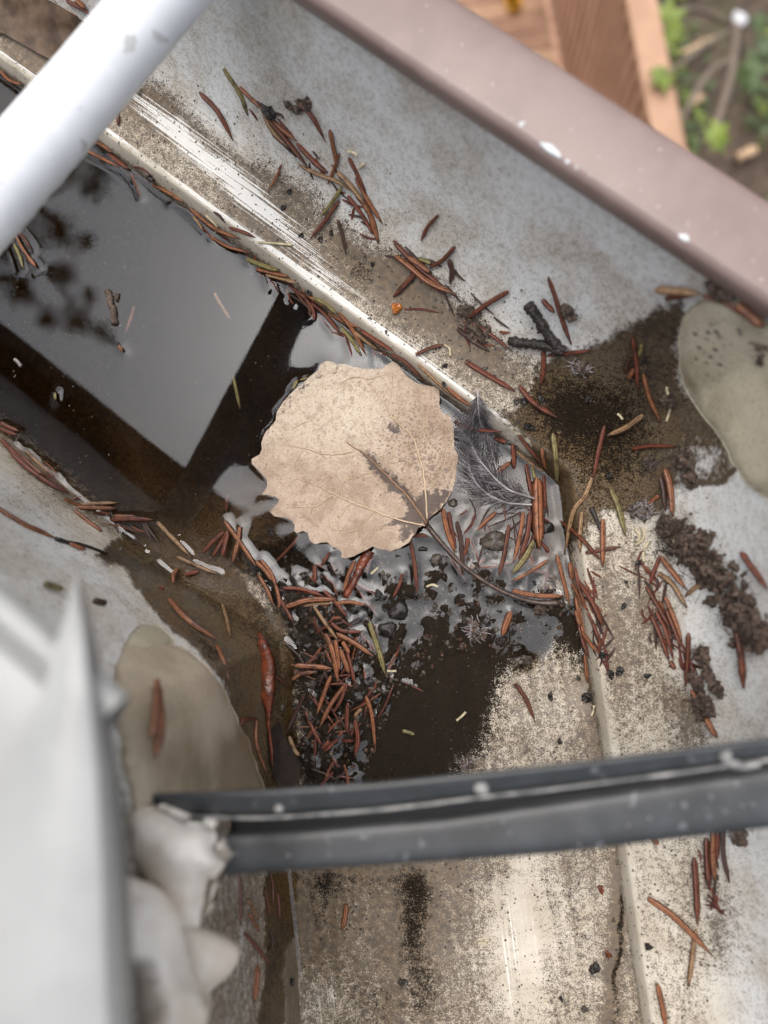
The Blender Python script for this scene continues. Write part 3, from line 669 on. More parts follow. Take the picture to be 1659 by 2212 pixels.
v, f = loft([(-92, ZE - 3), (-200, ZE + 34), (-1500, ZE + 480), (-2700, ZE + 900)], TL, TL); mk('roof_deck', v, f, M['fascia'], HO)
for i in range(9):
    o = -104 - i * 140
    z = ZE + 6 + (-104 - o) * .345 * 1.0 + 2.5
    v, f = loft([(o, z), (o - .5, z + 5), (o - 175, z + 5 + 175 * .345)], TL, TL); mk('shingle_course', v, f, M['shingle'], HO, smooth=False)
v, f = loft([(-WB - 3.2, ZE - 4), (-WB - 3.2, -110), (-WB - 22, -110), (-WB - 22, -118), (-WB - 320, -118)], TL, TL); mk('fascia', v, f, M['fascia'], HO, smooth=False)
v, f = loft([(-WB - 320, -118), (-WB - 320, -3400)], TL, TL); mk('wall', v, f, M['wall'], HO, smooth=False)
# ------------------------------------------------------------------ fallen needles
NPROF = np.array([(1.0, 0), (.62, .5), (.2, .66), (0, .5), (-.2, .66), (-.62, .5), (-1.0, 0), (-.5, -.5), (.5, -.5)])
FLOAT = []                              # plan segments of what breaks the water surface
ORD = ['leftmost', 'second from left', 'third from left', 'fourth from left', 'fifth from left', 'sixth from left', 'seventh from left', 'eighth from left', 'ninth from left', 'tenth from left', 'eleventh from left', 'twelfth from left', 'thirteenth from left', 'fourteenth from left', 'fifteenth from left']
CW = {'r': ('red', 'reddish brown'), 'o': ('orange', 'orange brown'), 't': ('tan', 'pale tan'), 'g': ('green', 'yellow green'), 'd': ('dark', 'blackened')}
def cpx(c, x, y, s=1.659):
    return (c[0] + x / s) * 0.553, (c[1] + y / s) * 0.553
def needle_mesh(C3, wd, taper0=.55, taper1=.3):
    P = spline(C3, 11); s = np.linspace(0, 1, 11)
    R = wd * np.minimum(1, np.minimum(taper0 + s * 7, taper1 + (1 - s) * 3.6)); R = R * (1 + 0.05 * np.sin(s * 19 + wd * 50))
    v, f = tube(P, R, prof=NPROF)
    a = np.zeros((len(v), 4)); k = len(NPROF)
    a[:, 0] = np.tile([0, .45, 1, .1, .9, .3, 0, 0, 0], 11)[:len(v)]; a[:, 2] = np.tile([.9, .1, 0, .9, 0, .15, .9, 1, 1], 11)[:len(v)]; a[:, 1] = np.repeat(s, k); a[:, 3] = 1
    return v, f, a, P
C00, C10, C20, C01, C11, C21, C02, C12, C22, C03, C13, C23 = [(x * 1000, y * 1000) for y in range(4) for x in range(3)]
# zone phrase, crop origin, [(colour, control points, width factor or mode)]
ZONES = [
 ('in the litter at the top left corner', [
  (C00,'o',[(290,40),(400,75),(515,110)],1.35),(C00,'r',[(440,0),(520,40),(600,90)]),(C00,'o',[(510,-10),(545,20),(572,52)],1.2),(C00,'d',[(345,350),(310,440),(255,530)]),(C00,'o',[(0,455),(60,520),(150,550)])]),
 ('beside the white tube on the stained ledge', [
  (C00,'r',[(1310,590),(1430,720),(1530,915)]),(C00,'g',[(1455,440),(1560,600),(1610,745)]),(C00,'r',[(765,690),(772,760),(775,820)]),(C00,'g',[(895,598),(912,585),(925,575)],.8)]),
 ('along the front water edge below the white tube', [
  (C00,'o',[(540,965),(650,1020),(775,1085)]),(C00,'o',[(590,900),(665,930),(740,980)]),(C00,'r',[(700,990),(780,1030),(850,1080)]),(C00,'o',[(985,1195),(1090,1240),(1200,1310)]),(C00,'o',[(1230,1350),(1390,1480),(1560,1550)]),(C00,'t',[(1250,1400),(1290,1450),(1320,1500)],.7),(C00,'r',[(1490,1470),(1570,1500),(1659,1540)]),(C00,'o',[(1360,1530),(1480,1600),(1640,1640)])]),
 ('floating at the left edge of the pool', [
  (C00,'o',[(85,1490),(140,1600),(190,1670)],.8),(C00,'g',[(90,1580),(125,1655),(150,1740)],.9),(C00,'r',[(110,1500),(160,1550),(205,1620)],.8),(C01,'o',[(180,0),(205,35),(235,70)],.8)]),
 ('in the long heap on the grey slope', [
  (C10,'o',[(-100,560),(-20,640),(60,710)]),(C10,'t',[(45,720),(110,850),(225,965)]),(C10,'r',[(105,770),(200,880),(350,1070)]),(C10,'o',[(120,780),(190,845),(270,910)]),(C10,'r',[(265,930),(380,1050),(465,1120)]),(C10,'o',[(495,825),(520,950),(545,1080)]),(C10,'o',[(545,990),(510,1090),(470,1190)]),(C10,'t',[(285,1060),(400,1120),(540,1170),(640,1240)]),
  (C10,'t',[(545,1105),(620,1180),(720,1310)]),(C10,'r',[(605,1015),(660,1120),(735,1300)]),(C10,'o',[(645,1150),(720,1290),(820,1450)]),(C10,'r',[(610,1260),(690,1370),(775,1510)]),(C10,'o',[(650,1240),(740,1370),(800,1570)],1.25)]),
 ('lying singly on the grey slope', [
  (C10,'r',[(265,640),(370,740),(465,915)]),(C10,'g',[(555,1215),(500,1300),(425,1400)]),(C10,'r',[(540,1300),(440,1440),(345,1555)],1.15),(C10,'o',[(165,1065),(130,1150),(75,1240)],.7),(C10,'d',[(540,1420),(570,1520),(590,1650)]),(C10,'r',[(1185,1390),(1115,1470),(1075,1555)])]),
 ('in the crossed heap above the leaf', [
  (C11,'o',[(905,0),(1010,80),(1120,170),(1300,250)],1.2),(C11,'o',[(1000,0),(1080,50),(1140,100)]),(C11,'r',[(890,-100),(1000,20),(1100,110),(1220,205)]),(C11,'r',[(1290,-60),(1210,25),(1125,75)]),(C11,'d',[(1265,10),(1285,90),(1270,170)]),(C11,'r',[(1050,90),(970,180),(890,265)],1.15),(C11,'g',[(1060,10),(1100,22),(1145,42)])]),
 ('on the stained ledge near the black twig', [
  (C11,'r',[(1635,230),(1500,310),(1370,405)]),(C11,'d',[(1310,470),(1400,540),(1520,620)]),(C11,'r',[(1400,425),(1520,500),(1659,610)]),(C11,'r',[(1040,640),(1130,600),(1220,575)]),(C11,'r',[(1360,685),(1500,770),(1680,875)],1.1),(C21,'r',[(235,135),(280,260),(320,400),(385,575)]),(C21,'r',[(210,265),(250,310),(290,350)]),(C21,'r',[(205,590),(205,700),(190,830)]),(C21,'r',[(230,645),(370,630),(515,610)]),(C21,'r',[(45,840),(140,950),(290,1045)])]),
 ('along the front water edge above the leaf', [
  (C11,'g',[(-60,20),(70,70),(160,95)],1.1),(C11,'o',[(0,85),(110,110),(215,135)]),(C11,'t',[(65,120),(180,150),(280,180)]),(C11,'r',[(215,180),(280,240),(350,290)]),(C11,'o',[(300,220),(400,300),(470,330)]),(C11,'r',[(320,270),(370,350),(378,420)]),(C11,'g',[(380,265),(450,300),(535,370)]),(C11,'r',[(355,300),(440,370),(560,520)]),(C11,'o',[(470,370),(560,420),(680,470)]),(C11,'o',[(540,365),(620,470),(715,640)]),(C11,'g',[(550,460),(610,530),(680,640)]),(C11,'t',[(630,460),(720,530),(800,615)]),
  (C11,'r',[(680,470),(800,550),(895,610)]),(C11,'r',[(885,625),(980,680),(1100,800)]),(C11,'t',[(1050,700),(1180,820),(1320,940)],1.15),(C11,'o',[(1240,850),(1320,920),(1410,980)]),(C11,'g',[(240,860),(255,830),(272,800)],.8),(C11,'g',[(285,805),(315,795),(345,790)],.7)]),
 ('on the brown wet patch at the corner', [
  (C21,'r',[(785,520),(810,680),(820,865)],1.1),(C21,'g',[(850,555),(842,600),(830,650)]),(C21,'d',[(775,640),(760,690),(745,750)]),(C21,'o',[(800,720),(778,755),(755,790)]),(C21,'o',[(850,765),(890,920),(965,1080)]),(C21,'t',[(850,1030),(740,1110),(615,1165)]),(C21,'r',[(600,1100),(560,1270),(525,1450)]),(C21,'r',[(780,1250),(900,1230),(1070,1235)]),(C21,'g',[(265,1150),(285,1300),(295,1480)],1.05),(C21,'g',[(640,1510),(690,1620),(740,1815)],1.3),(C21,'o',[(1005,1375),(1040,1500),(1055,1690)],1.15),(C21,'d',[(980,1430),(1000,1520),(1010,1650)]),(C21,'o',[(960,1550),(915,1585),(870,1620)]),(C21,'t',[(520,1440),(470,1560),(410,1659),(340,1935)])]),
 ('by the beige sealant under the brown lip', [
  (C21,'t',[(950,190),(1100,200),(1250,215)],1.5),(C21,'r',[(1000,265),(1100,250),(1200,235)]),(C21,'o',[(1250,240),(1400,290),(1540,380)]),(C21,'o',[(1480,280),(1560,350),(1659,430)],1.4),(C21,'r',[(1520,400),(1590,440),(1680,470)])]),
 ('afloat between the feathers and the corner', [
  (C11,'r',[(1285,1070),(1400,1120),(1600,1140)]),(C11,'r',[(1560,1160),(1600,1175),(1640,1190)]),(C11,'o',[(1540,1420),(1590,1380),(1659,1330)]),(C21,'r',[(45,1155),(120,1240),(210,1340)]),(C21,'o',[(195,1240),(215,1300),(235,1370)]),(C21,'t',[(20,1260),(120,1330),(210,1400)]),(C21,'r',[(5,1220),(10,1300),(15,1380)]),(C21,'r',[(90,1350),(110,1450),(130,1560)]),(C21,'r',[(205,1420),(212,1540),(215,1640)]),(C21,'g',[(130,1360),(140,1400),(150,1450)],.9),(C21,'o',[(165,1440),(168,1600),(172,1750),(180,1900)],2.2),
  (C22,'o',[(75,0),(50,160),(10,330)],1.1),(C22,'r',[(120,0),(100,150),(55,290)]),(C22,'r',[(130,150),(200,210),(245,260)]),(C22,'g',[(140,190),(80,300),(0,400)],1.2),(C22,'o',[(235,310),(130,380),(0,450)]),(C22,'o',[(5,510),(150,540),(330,545)]),(C12,'o',[(1560,0),(1490,60),(1430,125)],1.1),(C12,'r',[(1640,80),(1610,270),(1575,410)])]),
 ('under and beside the leaf stalk', [
  (C12,'o',[(1210,-20),(1240,120),(1290,260)],1.15),(C12,'r',[(1250,0),(1270,130),(1300,240)]),(C12,'d',[(1300,60),(1330,200),(1340,410)]),(C12,'r',[(1375,165),(1365,230),(1350,290)]),(C12,'r',[(1000,180),(1030,350),(1045,530)],1.1),(C12,'r',[(950,400),(930,480),(890,550)]),(C12,'r',[(1020,155),(1070,152),(1120,158)],.9),(C12,'o',[(1650,650),(1620,730),(1595,805)],1.5)]),
 ('submerged or drifting in the open pool', [
  (C01,'o',[(870,330),(850,400),(815,500)],'s'),(C01,'o',[(770,580),(782,600),(795,615)],.8),(C01,'t',[(1390,240),(1440,330),(1500,420)],'s'),(C01,'g',[(1510,780),(1530,870),(1555,990)],'s'),(C01,'g',[(355,885),(357,910),(360,935)],.7),(C01,'r',[(1475,1550),(1470,1600),(1465,1659)],'s'),(C12,'r',[(290,150),(200,250),(100,350)],'s')]),
 ('along the back water edge at far left', [
  (C01,'r',[(0,1080),(60,1110),(120,1135)]),(C01,'r',[(0,1115),(55,1140),(110,1160)]),(C01,'r',[(0,1200),(80,1290),(200,1400)]),(C01,'r',[(50,1290),(200,1420),(380,1540)],1.2),(C01,'t',[(170,1265),(260,1350),(360,1435)]),(C01,'o',[(90,1270),(230,1400),(330,1450)]),(C01,'r',[(230,1440),(340,1500),(440,1560)]),(C01,'o',[(410,1580),(500,1620),(620,1659)]),(C01,'t',[(500,1612),(640,1602),(770,1598)]),(C01,'o',[(500,1628),(640,1632),(750,1636)]),(C02,'o',[(480,0),(580,80),(660,135)]),(C02,'o',[(735,25),(810,28),(880,30)]),(C02,'r',[(700,70),(850,45),(990,50)])]),
 ('on the pale back wall at far left', [
  (C02,'o',[(-60,-40),(130,80),(240,130),(355,180)],1.15),(C02,'o',[(440,215),(495,240),(550,260)]),(C02,'g',[(265,490),(330,515),(390,530)],1.3),(C02,'d',[(595,585),(640,597),(682,605)],1.2)]),
 ('on the brown film by the back corner', [
  (C02,'t',[(1020,65),(1100,150),(1230,285)]),(C02,'t',[(1150,290),(1280,350),(1415,405)]),(C02,'o',[(1150,365),(1125,410),(1125,465)]),(C02,'r',[(1195,405),(1240,395),(1290,385)]),(C02,'o',[(1085,590),(1200,720),(1400,855)],1.15),(C02,'o',[(1395,865),(1440,960),(1475,1085)]),(C02,'t',[(1435,610),(1460,700),(1485,825)]),(C02,'r',[(1535,1385),(1560,1345),(1650,1345)]),(C12,'r',[(90,1030),(150,1080),(200,1130)],.8),(C12,'o',[(-10,1340),(-15,1480),(20,1600),(60,1700)],.8)]),
 ('on the soiled sealant in the back corner', [(C02,'o',[(960,1180),(900,1350),(865,1490)],1.15),(C02,'o',[(985,1190),(955,1400),(920,1610)],1.25)]),
 ('fanned at the pool edge left of the leaf tip', [
  (C02,'o',[(1455,60),(1550,190),(1659,350)],1.05),(C02,'r',[(1450,130),(1380,190),(1310,270)]),(C02,'r',[(1480,120),(1420,220),(1370,300)]),(C02,'o',[(1555,95),(1540,200),(1505,330)]),(C02,'r',[(1475,140),(1455,220),(1440,290)]),(C12,'o',[(0,320),(60,380),(110,450)]),(C12,'o',[(30,310),(100,400),(150,560),(145,630)]),(C12,'o',[(10,400),(70,500),(115,610)]),(C12,'r',[(155,560),(200,640),(240,710)]),(C12,'r',[(380,340),(382,400),(380,460)]),(C12,'r',[(480,260),(450,305),(420,350)]),(C12,'o',[(640,320),(600,410),(565,525)])]),
 ('in the upper half of the muddy heap', [
  (C12,'r',[(185,485),(300,510),(440,545)]),(C12,'o',[(215,605),(330,575),(520,565)],1.2),(C12,'t',[(295,610),(400,595),(500,590)],.8),(C12,'r',[(440,510),(520,590),(590,680)]),(C12,'o',[(520,590),(620,600),(715,605)]),(C12,'t',[(375,615),(450,720),(530,830)]),(C12,'r',[(490,720),(560,770),(690,775)]),(C12,'o',[(520,785),(640,850),(760,935)],1.15),(C12,'o',[(450,790),(500,910),(535,1120)],1.15),(C12,'o',[(515,830),(530,930),(540,1030)]),(C12,'o',[(545,890),(580,980),(605,1050)]),(C12,'r',[(590,910),(620,1020),(640,1110)]),(C12,'o',[(560,840),(585,880),(605,920)]),(C12,'g',[(735,715),(790,880),(840,1060)],1.1)]),
 ('in the lower half of the muddy heap', [
  (C12,'o',[(260,995),(370,1000),(500,1010)],1.1),(C12,'o',[(235,1085),(300,1050),(400,1035)]),(C12,'o',[(485,1060),(440,1180),(395,1320)]),(C12,'o',[(580,1120),(490,1240),(415,1395)],1.15),(C12,'r',[(590,1110),(550,1220),(495,1310)]),(C12,'r',[(595,1235),(590,1330),(605,1440)]),(C12,'t',[(685,1275),(660,1298),(635,1330)]),(C12,'o',[(710,1190),(750,1310),(775,1550)],1.1),(C12,'r',[(650,1350),(660,1470),(640,1590)],1.1),(C12,'r',[(560,1430),(500,1500),(440,1560)]),(C12,'r',[(320,1290),(360,1390),(425,1510)]),(C12,'d',[(310,1180),(260,1300),(195,1430)]),(C12,'t',[(215,1455),(250,1540),(280,1580)])]),
 ('crossed on the right ledge by the corner', [
  (C22,'o',[(290,275),(330,430),(370,600)]),(C22,'r',[(335,55),(450,160),(570,305)],1.05),(C22,'t',[(455,0),(445,140),(450,265)]),(C22,'o',[(590,45),(590,200),(590,360)]),(C22,'r',[(480,265),(590,245),(710,225)])]),
 ('in the tight bundle against the right riser', [
  (C22,'o',[(385,325),(392,380),(400,440)]),(C22,'r',[(410,360),(440,500),(490,640)]),(C22,'r',[(460,450),(530,590),(590,740)],1.15),(C22,'o',[(395,460),(450,560),(500,640)]),(C22,'o',[(415,540),(440,680),(480,830)]),(C22,'o',[(440,640),(455,690),(470,740)]),(C22,'r',[(500,650),(540,750),(580,860)]),(C22,'r',[(430,700),(460,830),(500,940)]),(C22,'o',[(480,780),(530,850),(575,920)]),(C22,'o',[(475,920),(480,1010),(495,1110)])]),
 ('in the bundle below the dark litter clump', [
  (C22,'r',[(970,280),(930,380),(895,470)]),(C22,'o',[(980,290),(1060,390),(1150,500)],1.1),(C22,'t',[(955,395),(1050,470),(1140,620)],1.2),(C22,'r',[(875,480),(960,620),(1040,760)],1.1),(C22,'o',[(1005,550),(1060,670),(1120,835)],1.1),(C22,'r',[(910,680),(970,810),(1020,960)]),(C22,'r',[(940,640),(1000,760),(1050,940)]),(C22,'r',[(1010,620),(1060,740),(1110,870)]),(C22,'o',[(1030,960),(1045,990),(1060,1020)]),(C22,'r',[(1155,780),(1150,950),(1135,1125)],1.05),(C22,'r',[(1175,980),(1185,1010),(1195,1040)],.8),(C22,'t',[(1240,465),(1180,500),(1125,550)])]),
 ('on the right slope near the dark litter clump', [
  (C22,'r',[(1505,255),(1570,350),(1680,500)],1.2),(C22,'r',[(1475,720),(1510,900),(1530,1140)],1.4),(C22,'o',[(1170,1150),(1190,1195),(1212,1245)],1.1),(C22,'o',[(1270,1330),(1300,1390),(1345,1460)],1.2)]),
 ('lying on the speckled gutter floor', [(C22,'r',[(20,1110),(90,1210),(150,1360)]),(C13,'o',[(590,880),(580,960),(560,1045)]),(C12,'g',[(950,1415),(990,1425),(1030,1440)],.8)]),
 ('on the left wall below the dark strap', [
  (C03,'r',[(1545,690),(1555,850),(1555,1025)],1.1),(C03,'t',[(1600,850),(1630,910),(1665,980)]),(C03,'o',[(1600,940),(1630,1000),(1665,1060)]),(C03,'r',[(1580,1070),(1659,1150),(1754,1280)],1.2),(C03,'o',[(1660,1280),(1650,1400),(1640,1520)]),(C03,'r',[(1245,1520),(1235,1600),(1220,1700)],1.2)]),
 ('on the right ledge below the dark strap', [
  (C23,'r',[(1190,570),(1205,800),(1210,1010)],1.25),(C23,'t',[(1195,1040),(1170,1220),(1145,1410)],1.15),(C23,'o',[(880,845),(1020,940),(1150,1060),(1300,1220)],1.15),(C23,'o',[(940,1385),(970,1520),(1000,1680)]),(C23,'r',[(1265,450),(1270,600),(1285,790)],1.2),(C23,'o',[(1310,360),(1300,550),(1315,730)],1.2),(C23,'d',[(1370,360),(1370,560),(1410,745)],1.1),(C23,'r',[(1340,370),(1338,500),(1335,600)]),(C23,'o',[(910,450),(930,470),(950,490)],.9)]),
]
WORDS = {'crossed': 1}
_lbl = {}
for phrase, items in ZONES:
    bycol = {}
    for it in items:
        c, k, pts = it[0], it[1], it[2]
        bycol.setdefault(k, []).append((min(cpx(c, *p)[0] for p in pts), it))
    for k, lst in bycol.items():
        lst.sort(key=lambda q: q[0])
        for i, (_, it) in enumerate(lst):
            nm = CW[k][1] + ' needle ' + phrase if len(lst) == 1 else ORD[i] + ' ' + CW[k][1] + ' needle ' + phrase
            nm = nm.replace('second from left', 'second-from-left') if False else nm
            _lbl[id(it)] = nm
nn = 0
for phrase, items in ZONES:
    for it in items:
        c, k, pts = it[0], it[1], it[2]; opt = it[3] if len(it) > 3 else 1.0
        sub = opt == 's'; wf = 0.95 if sub else opt
        wd = 0.63 * wf * rnd.uniform(.78, 1.15)
        px = [cpx(c, *p) for p in pts]; lift = wd * 0.62 + (nn % 3) * 0.32 + (1.9 if 'soiled sealant' in phrase else 0)
        if sub: C3 = [unp(px[0][0], px[0][1], -0.5)] + [unp(a, b, -0.9 - 1.5 * (j + 1) / len(px)) for j, (a, b) in enumerate(px[1:])]
        else: C3 = [surf(a, b, lift) for a, b in px]
        C3 = np.array(C3)
        if not sub and len(C3) > 2:      # a needle is stiff: it bridges steps instead of folding over them
            ln = np.concatenate([[0], np.cumsum(np.hypot(*np.diff(np.array(px), axis=0).T))]); ln /= ln[-1]
            zz = np.maximum(C3[:, 2], C3[0, 2] + (C3[-1, 2] - C3[0, 2]) * ln)
            if np.abs(zz - C3[:, 2]).max() > .25: C3 = np.array([unp(a_, b_, z_) for (a_, b_), z_ in zip(px, zz)])
        v, f, a, P = needle_mesh(C3, wd, rnd.uniform(.35, .75), rnd.uniform(.08, .35))
        mk('conifer_needle', v, f, M[CW[k][0]], None, _lbl[id(it)], 'needle', 'fallen conifer needles in the gutter', attrs={'across': a}, origin=P[5], smooth=False)
        if not sub and abs(P[:, 2].mean()) < 1.6: FLOAT.append(P[::2, :2])
        nn += 1

# broken needle fragments matted into the sludge and caught along the seams: nobody could count them
q = random.Random(77); frag = {'red': [], 'dark': [], 'orange': []}
LINES = [([(250,330),(420,455),(560,575),(700,680),(860,800)], 10, 60), ([(0,950),(120,1050),(220,1130),(330,1140)], 12, 30), ([(1262,1230),(1290,1340),(1310,1440)], 10, 34), ([(1400,1240),(1440,1360),(1500,1480)], 16, 40), ([(560,230),(690,370),(800,500)], 16, 34), ([(880,540),(980,630),(1080,740)], 26, 26), ([(1540,1850),(1550,1960)], 14, 12), ([(580,1900),(600,2100)], 12, 12)]
spots = []
for pts, wpx, n in LINES:
    P_ = spline(np.array(pts, float), 60)
    for _ in range(n): c_ = P_[q.randrange(60)]; t_ = P_[-1] - P_[0]; spots.append((c_[0] + q.gauss(0, wpx), c_[1] + q.gauss(0, wpx), math.atan2(t_[1], t_[0]) + q.gauss(0, .5)))
for _ in range(105):
    u, v_ = q.gauss(720, 70), q.uniform(1220, 1690)
    if inside(np.array([u]), np.array([v_]), MOUND)[0]: spots.append((u, v_, q.uniform(0, 3.14)))
for _ in range(45): spots.append((q.gauss(1110, 55), q.uniform(1080, 1280), q.gauss(1.7, .7)))
for u, v_, a_ in spots:
    L = q.uniform(9, 40); pt = [(u - math.cos(a_) * L, v_ - math.sin(a_) * L), (u + q.gauss(0, 3), v_ + q.gauss(0, 3)), (u + math.cos(a_) * L, v_ + math.sin(a_) * L)]
    C3 = np.array([surf(a, b, .12, water=.02) for a, b in pt]); zz = max(C3[0, 2], C3[2, 2], C3[1, 2])
    if np.ptp(C3[:, 2]) > 3: continue
    P_ = spline(C3, 5); v, f = tube(P_, np.array([.5, 1, 1, .9, .3]) * q.uniform(.22, .46), prof=NPROF); frag[q.choice(['red', 'red', 'dark', 'dark', 'orange'])].append((v, f))
    if abs(P_[:, 2].mean()) < .6: FLOAT.append(P_[:, :2])
for k_, lb in (('red', 'dark red broken needle bits matted in the sludge and seams'), ('dark', 'black rotten needle bits matted in the sludge and seams'), ('orange', 'orange brown needle bits matted in the sludge and seams')):
    v, f = join(frag[k_]); mk('needle_litter', v, f, M[k_], None, lb, 'needle litter', None, 'stuff', smooth=False)
# ------------------------------------------------------------------ the leaf
LO = (900, 1350)
OUT = [(1275,1150),(1215,1185),(1200,1215),(1150,1280),(1100,1310),(1040,1332),(1000,1325),(965,1315),(920,1303),(880,1325),(800,1365),(740,1380),(715,1368),(722,1345),(710,1325),(660,1300),(625,1275),(590,1275),(550,1285),(515,1265),(508,1235),(500,1210),(470,1200),(430,1215),(415,1200),(418,1165),(395,1130),(340,1112),(285,1105),(262,1085),(262,1065),(300,1030),(318,1000),(290,980),(245,970),(205,962),(225,935),(240,905),(232,865),(205,835),(165,790),(140,765),(135,735),(160,720),(190,705),(205,670),(200,630),(215,590),(235,550),(275,510),
 (292,485),(300,430),(340,370),(400,300),(460,255),(510,205),(570,160),(580,125),(620,100),(660,105),(690,125),(740,120),(790,135),(850,148),(920,152),(975,152),(1010,125),(1055,105),(1085,118),(1110,160),(1150,205),(1210,245),(1290,260),(1345,275),(1355,310),(1355,380),(1365,430),(1385,442),(1420,450),(1440,500),(1448,560),(1450,620),(1448,665),(1470,690),(1475,730),(1465,790),(1460,850),(1448,910),(1430,960),(1400,1010),(1360,1060),(1310,1100),(1285,1125)]
VEINS = [([(1272,1148),(1150,980),(1050,880),(950,780),(870,700),(800,660),(755,625)], .34, .16),
 ([(1274,1120),(1265,960),(1250,820),(1215,690),(1180,590),(1110,520),(1060,480),(1010,390),(940,300),(880,220),(800,200)], .28, .1),
 ([(1260,1165),(1130,1140),(1000,1100),(930,1070),(800,1020),(700,975),(610,930),(530,890),(420,860)], .28, .1),
 ([(930,1075),(850,1170),(830,1260)], .15, .08), ([(670,965),(560,1040),(470,1045),(370,1050)], .15, .08), ([(800,680),(700,705),(600,700),(480,665),(380,645),(300,600)], .2, .08), ([(950,812),(870,830),(800,860),(730,860)], .14, .08),
 ([(835,1190),(760,1205),(650,1190)], .12, .07), ([(1060,480),(1110,440),(1135,360)], .12, .07), ([(1060,720),(1050,640),(1020,590)], .12, .07), ([(880,580),(865,530),(850,490)], .1, .06), ([(665,530),(650,420),(615,375)], .13, .07),
 ([(1268,575),(1280,420),(1305,300)], .13, .07), ([(1300,925),(1385,770),(1390,650),(1395,500)], .13, .07), ([(1045,160),(1050,260),(1035,350)], .1, .06), ([(500,885),(440,960)], .1, .06), ([(540,1040),(500,1120)], .1, .06), ([(700,1120),(760,1040),(800,1020)], .1, .06), ([(930,1080),(960,1010),(1010,960)], .1, .06),
 ([(900,1250),(940,1200),(1000,1180),(1060,1185)], .1, .06), ([(830,770),(820,820),(800,860)], .09, .05), ([(640,770),(650,730),(660,705)], .09, .05), ([(800,200),(720,240),(690,290)], .09, .05), ([(1215,690),(1270,640),(1275,575)], .09, .05), ([(330,1050),(300,1080)], .08, .05), ([(560,1040),(620,1090),(640,1180)], .09, .05), ([(380,645),(330,560),(280,520)], .1, .05), ([(400,540),(470,500),(540,480)], .1, .06),
 ([(880,220),(960,200),(1040,170)], .09, .05), ([(1215,690),(1120,640),(1060,620)], .09, .05), ([(1250,820),(1330,770),(1385,700)], .08, .05), ([(700,975),(720,900),(790,860)], .09, .05), ([(480,665),(420,760),(410,800)], .09, .05), ([(610,700),(590,620),(540,560)], .08, .05)]
def l2d(p): return cpx(LO, *p)
def leafz(x, y):
    """height over the water; x,y in crop units"""
    d = np.hypot((x - 860) / 640, (y - 760) / 640)
    z = 1.2 + 2.6 * (1 - np.clip(d, 0, 1) ** 2) + 0.7 * fbm(x * .006, y * .006, 2, 71) + .35 * np.sin(x * .013 + y * .004)
    z = z + 2.0 * sstep(900, 1350, y) + 1.0 * sstep(1000, 1400, x)
    low = sstep(560, 330, x + (y - 120) * .75)                     # upper left margin dips to the water
    z = z * (1 - low) + 0.25 * low
    return z - 1.0 * np.exp(-(segdist(x, y, VEINS[0][0]) / 40) ** 2) * .8
OU = resample(OUT, 9); OU = OU + (np.stack([fbm(OU[:, 0] * .06, OU[:, 1] * .06, 2, 3), fbm(OU[:, 0] * .06, OU[:, 1] * .06 + 40, 2, 4)], 1) - .5) * 7
LP, LT = cdt(OU, 9.5, seed=5)
lz = leafz(LP[:, 0], LP[:, 1])
vd = np.full(len(LP), 1e9)
for pts, _, _ in VEINS: vd = np.minimum(vd, segdist(LP[:, 0], LP[:, 1], pts))
lz = lz - 0.16 * np.exp(-(vd / 14) ** 2) + (fbm(LP[:, 0] * .05, LP[:, 1] * .05, 2, 90) - .5) * .25
V3 = np.array([unp(*l2d(p), z) for p, z in zip(LP, lz)])
x, y = LP[:, 0] + (fbm(LP[:, 0] * .03, LP[:, 1] * .03, 3, 6) - .5) * 70, LP[:, 1] + (fbm(LP[:, 0] * .03 + 9, LP[:, 1] * .03, 3, 7) - .5) * 70
A_ = np.zeros((len(LP), 4)); A_[:, 3] = 1
A_[:, 0] = np.clip(pmask(x, y, [(840,690),(905,700),(1000,800),(1100,900),(1210,1000),(1240,930),(1290,960),(1400,925),(1430,960),(1290,1140),(1200,1200),(1120,1260),(1090,1230),(1130,1170),(1010,1160),(1080,1110),(1150,1090),(1130,1000),(1040,930),(950,850)], 60) * 1.15 + .8 * blob(x, y, 1075, 540, 60, 34, 30) + .55 * blob(x, y, 985, 630, 34, 22) + .5 * pmask(x, y, [(290,500),(300,430),(400,300),(520,200),(580,130),(620,180),(540,250),(450,330),(370,420)], 24) + .5 * pmask(x, y, [(655,230),(690,120),(710,125),(700,190)], 8), 0, 1)
A_[:, 1] = np.clip(.75 * sstep(900, 500, y) * sstep(1350, 700, x) + .3 * blob(x, y, 800, 430, 260) - .3 * sstep(900, 1200, y), 0, 1)     # bleached grey upper half
A_[:, 2] = np.clip(.35 + .5 * blob(x, y, 1200, 620, 260, 260) + .4 * blob(x, y, 1330, 840, 130, 120) - .15 * sstep(900, 1200, y), 0, 1)    # mould freckles
s = NT('dry_aspen_leaf'); p = s.pos(); st, gr, fr, _ = s.attr('leaf')
n1 = s.noise(160, 4.0, p, 0.6); n2 = s.noise(1500, 3.0, p, 0.65); n3 = s.noise(520, 3.0, p, .6)
vo = s.n('TexVoronoi', {'feature': 'DISTANCE_TO_EDGE'}, Scale=900.0); s.t.links.new(p, vo.inputs['Vector'])
c = s.mix(s.ramp(n1, .35, .66), lin(180, 161, 143), lin(153, 133, 114))
c = s.mix(s.math('MULTIPLY', gr, s.ramp(n3, .25, .6)), c, lin(200, 188, 170))
c = s.mix(s.ramp(vo.outputs['Distance'], .06, .0, 0, .3), c, lin(208, 182, 148))
c = s.mix(s.ramp(s.noise(2600, 3.0, p, .7), .54, .64, 0, .42), c, lin(116, 92, 72))
c = s.mix(s.ramp(n3, .56, .7, 0, .45), c, lin(128, 100, 78))
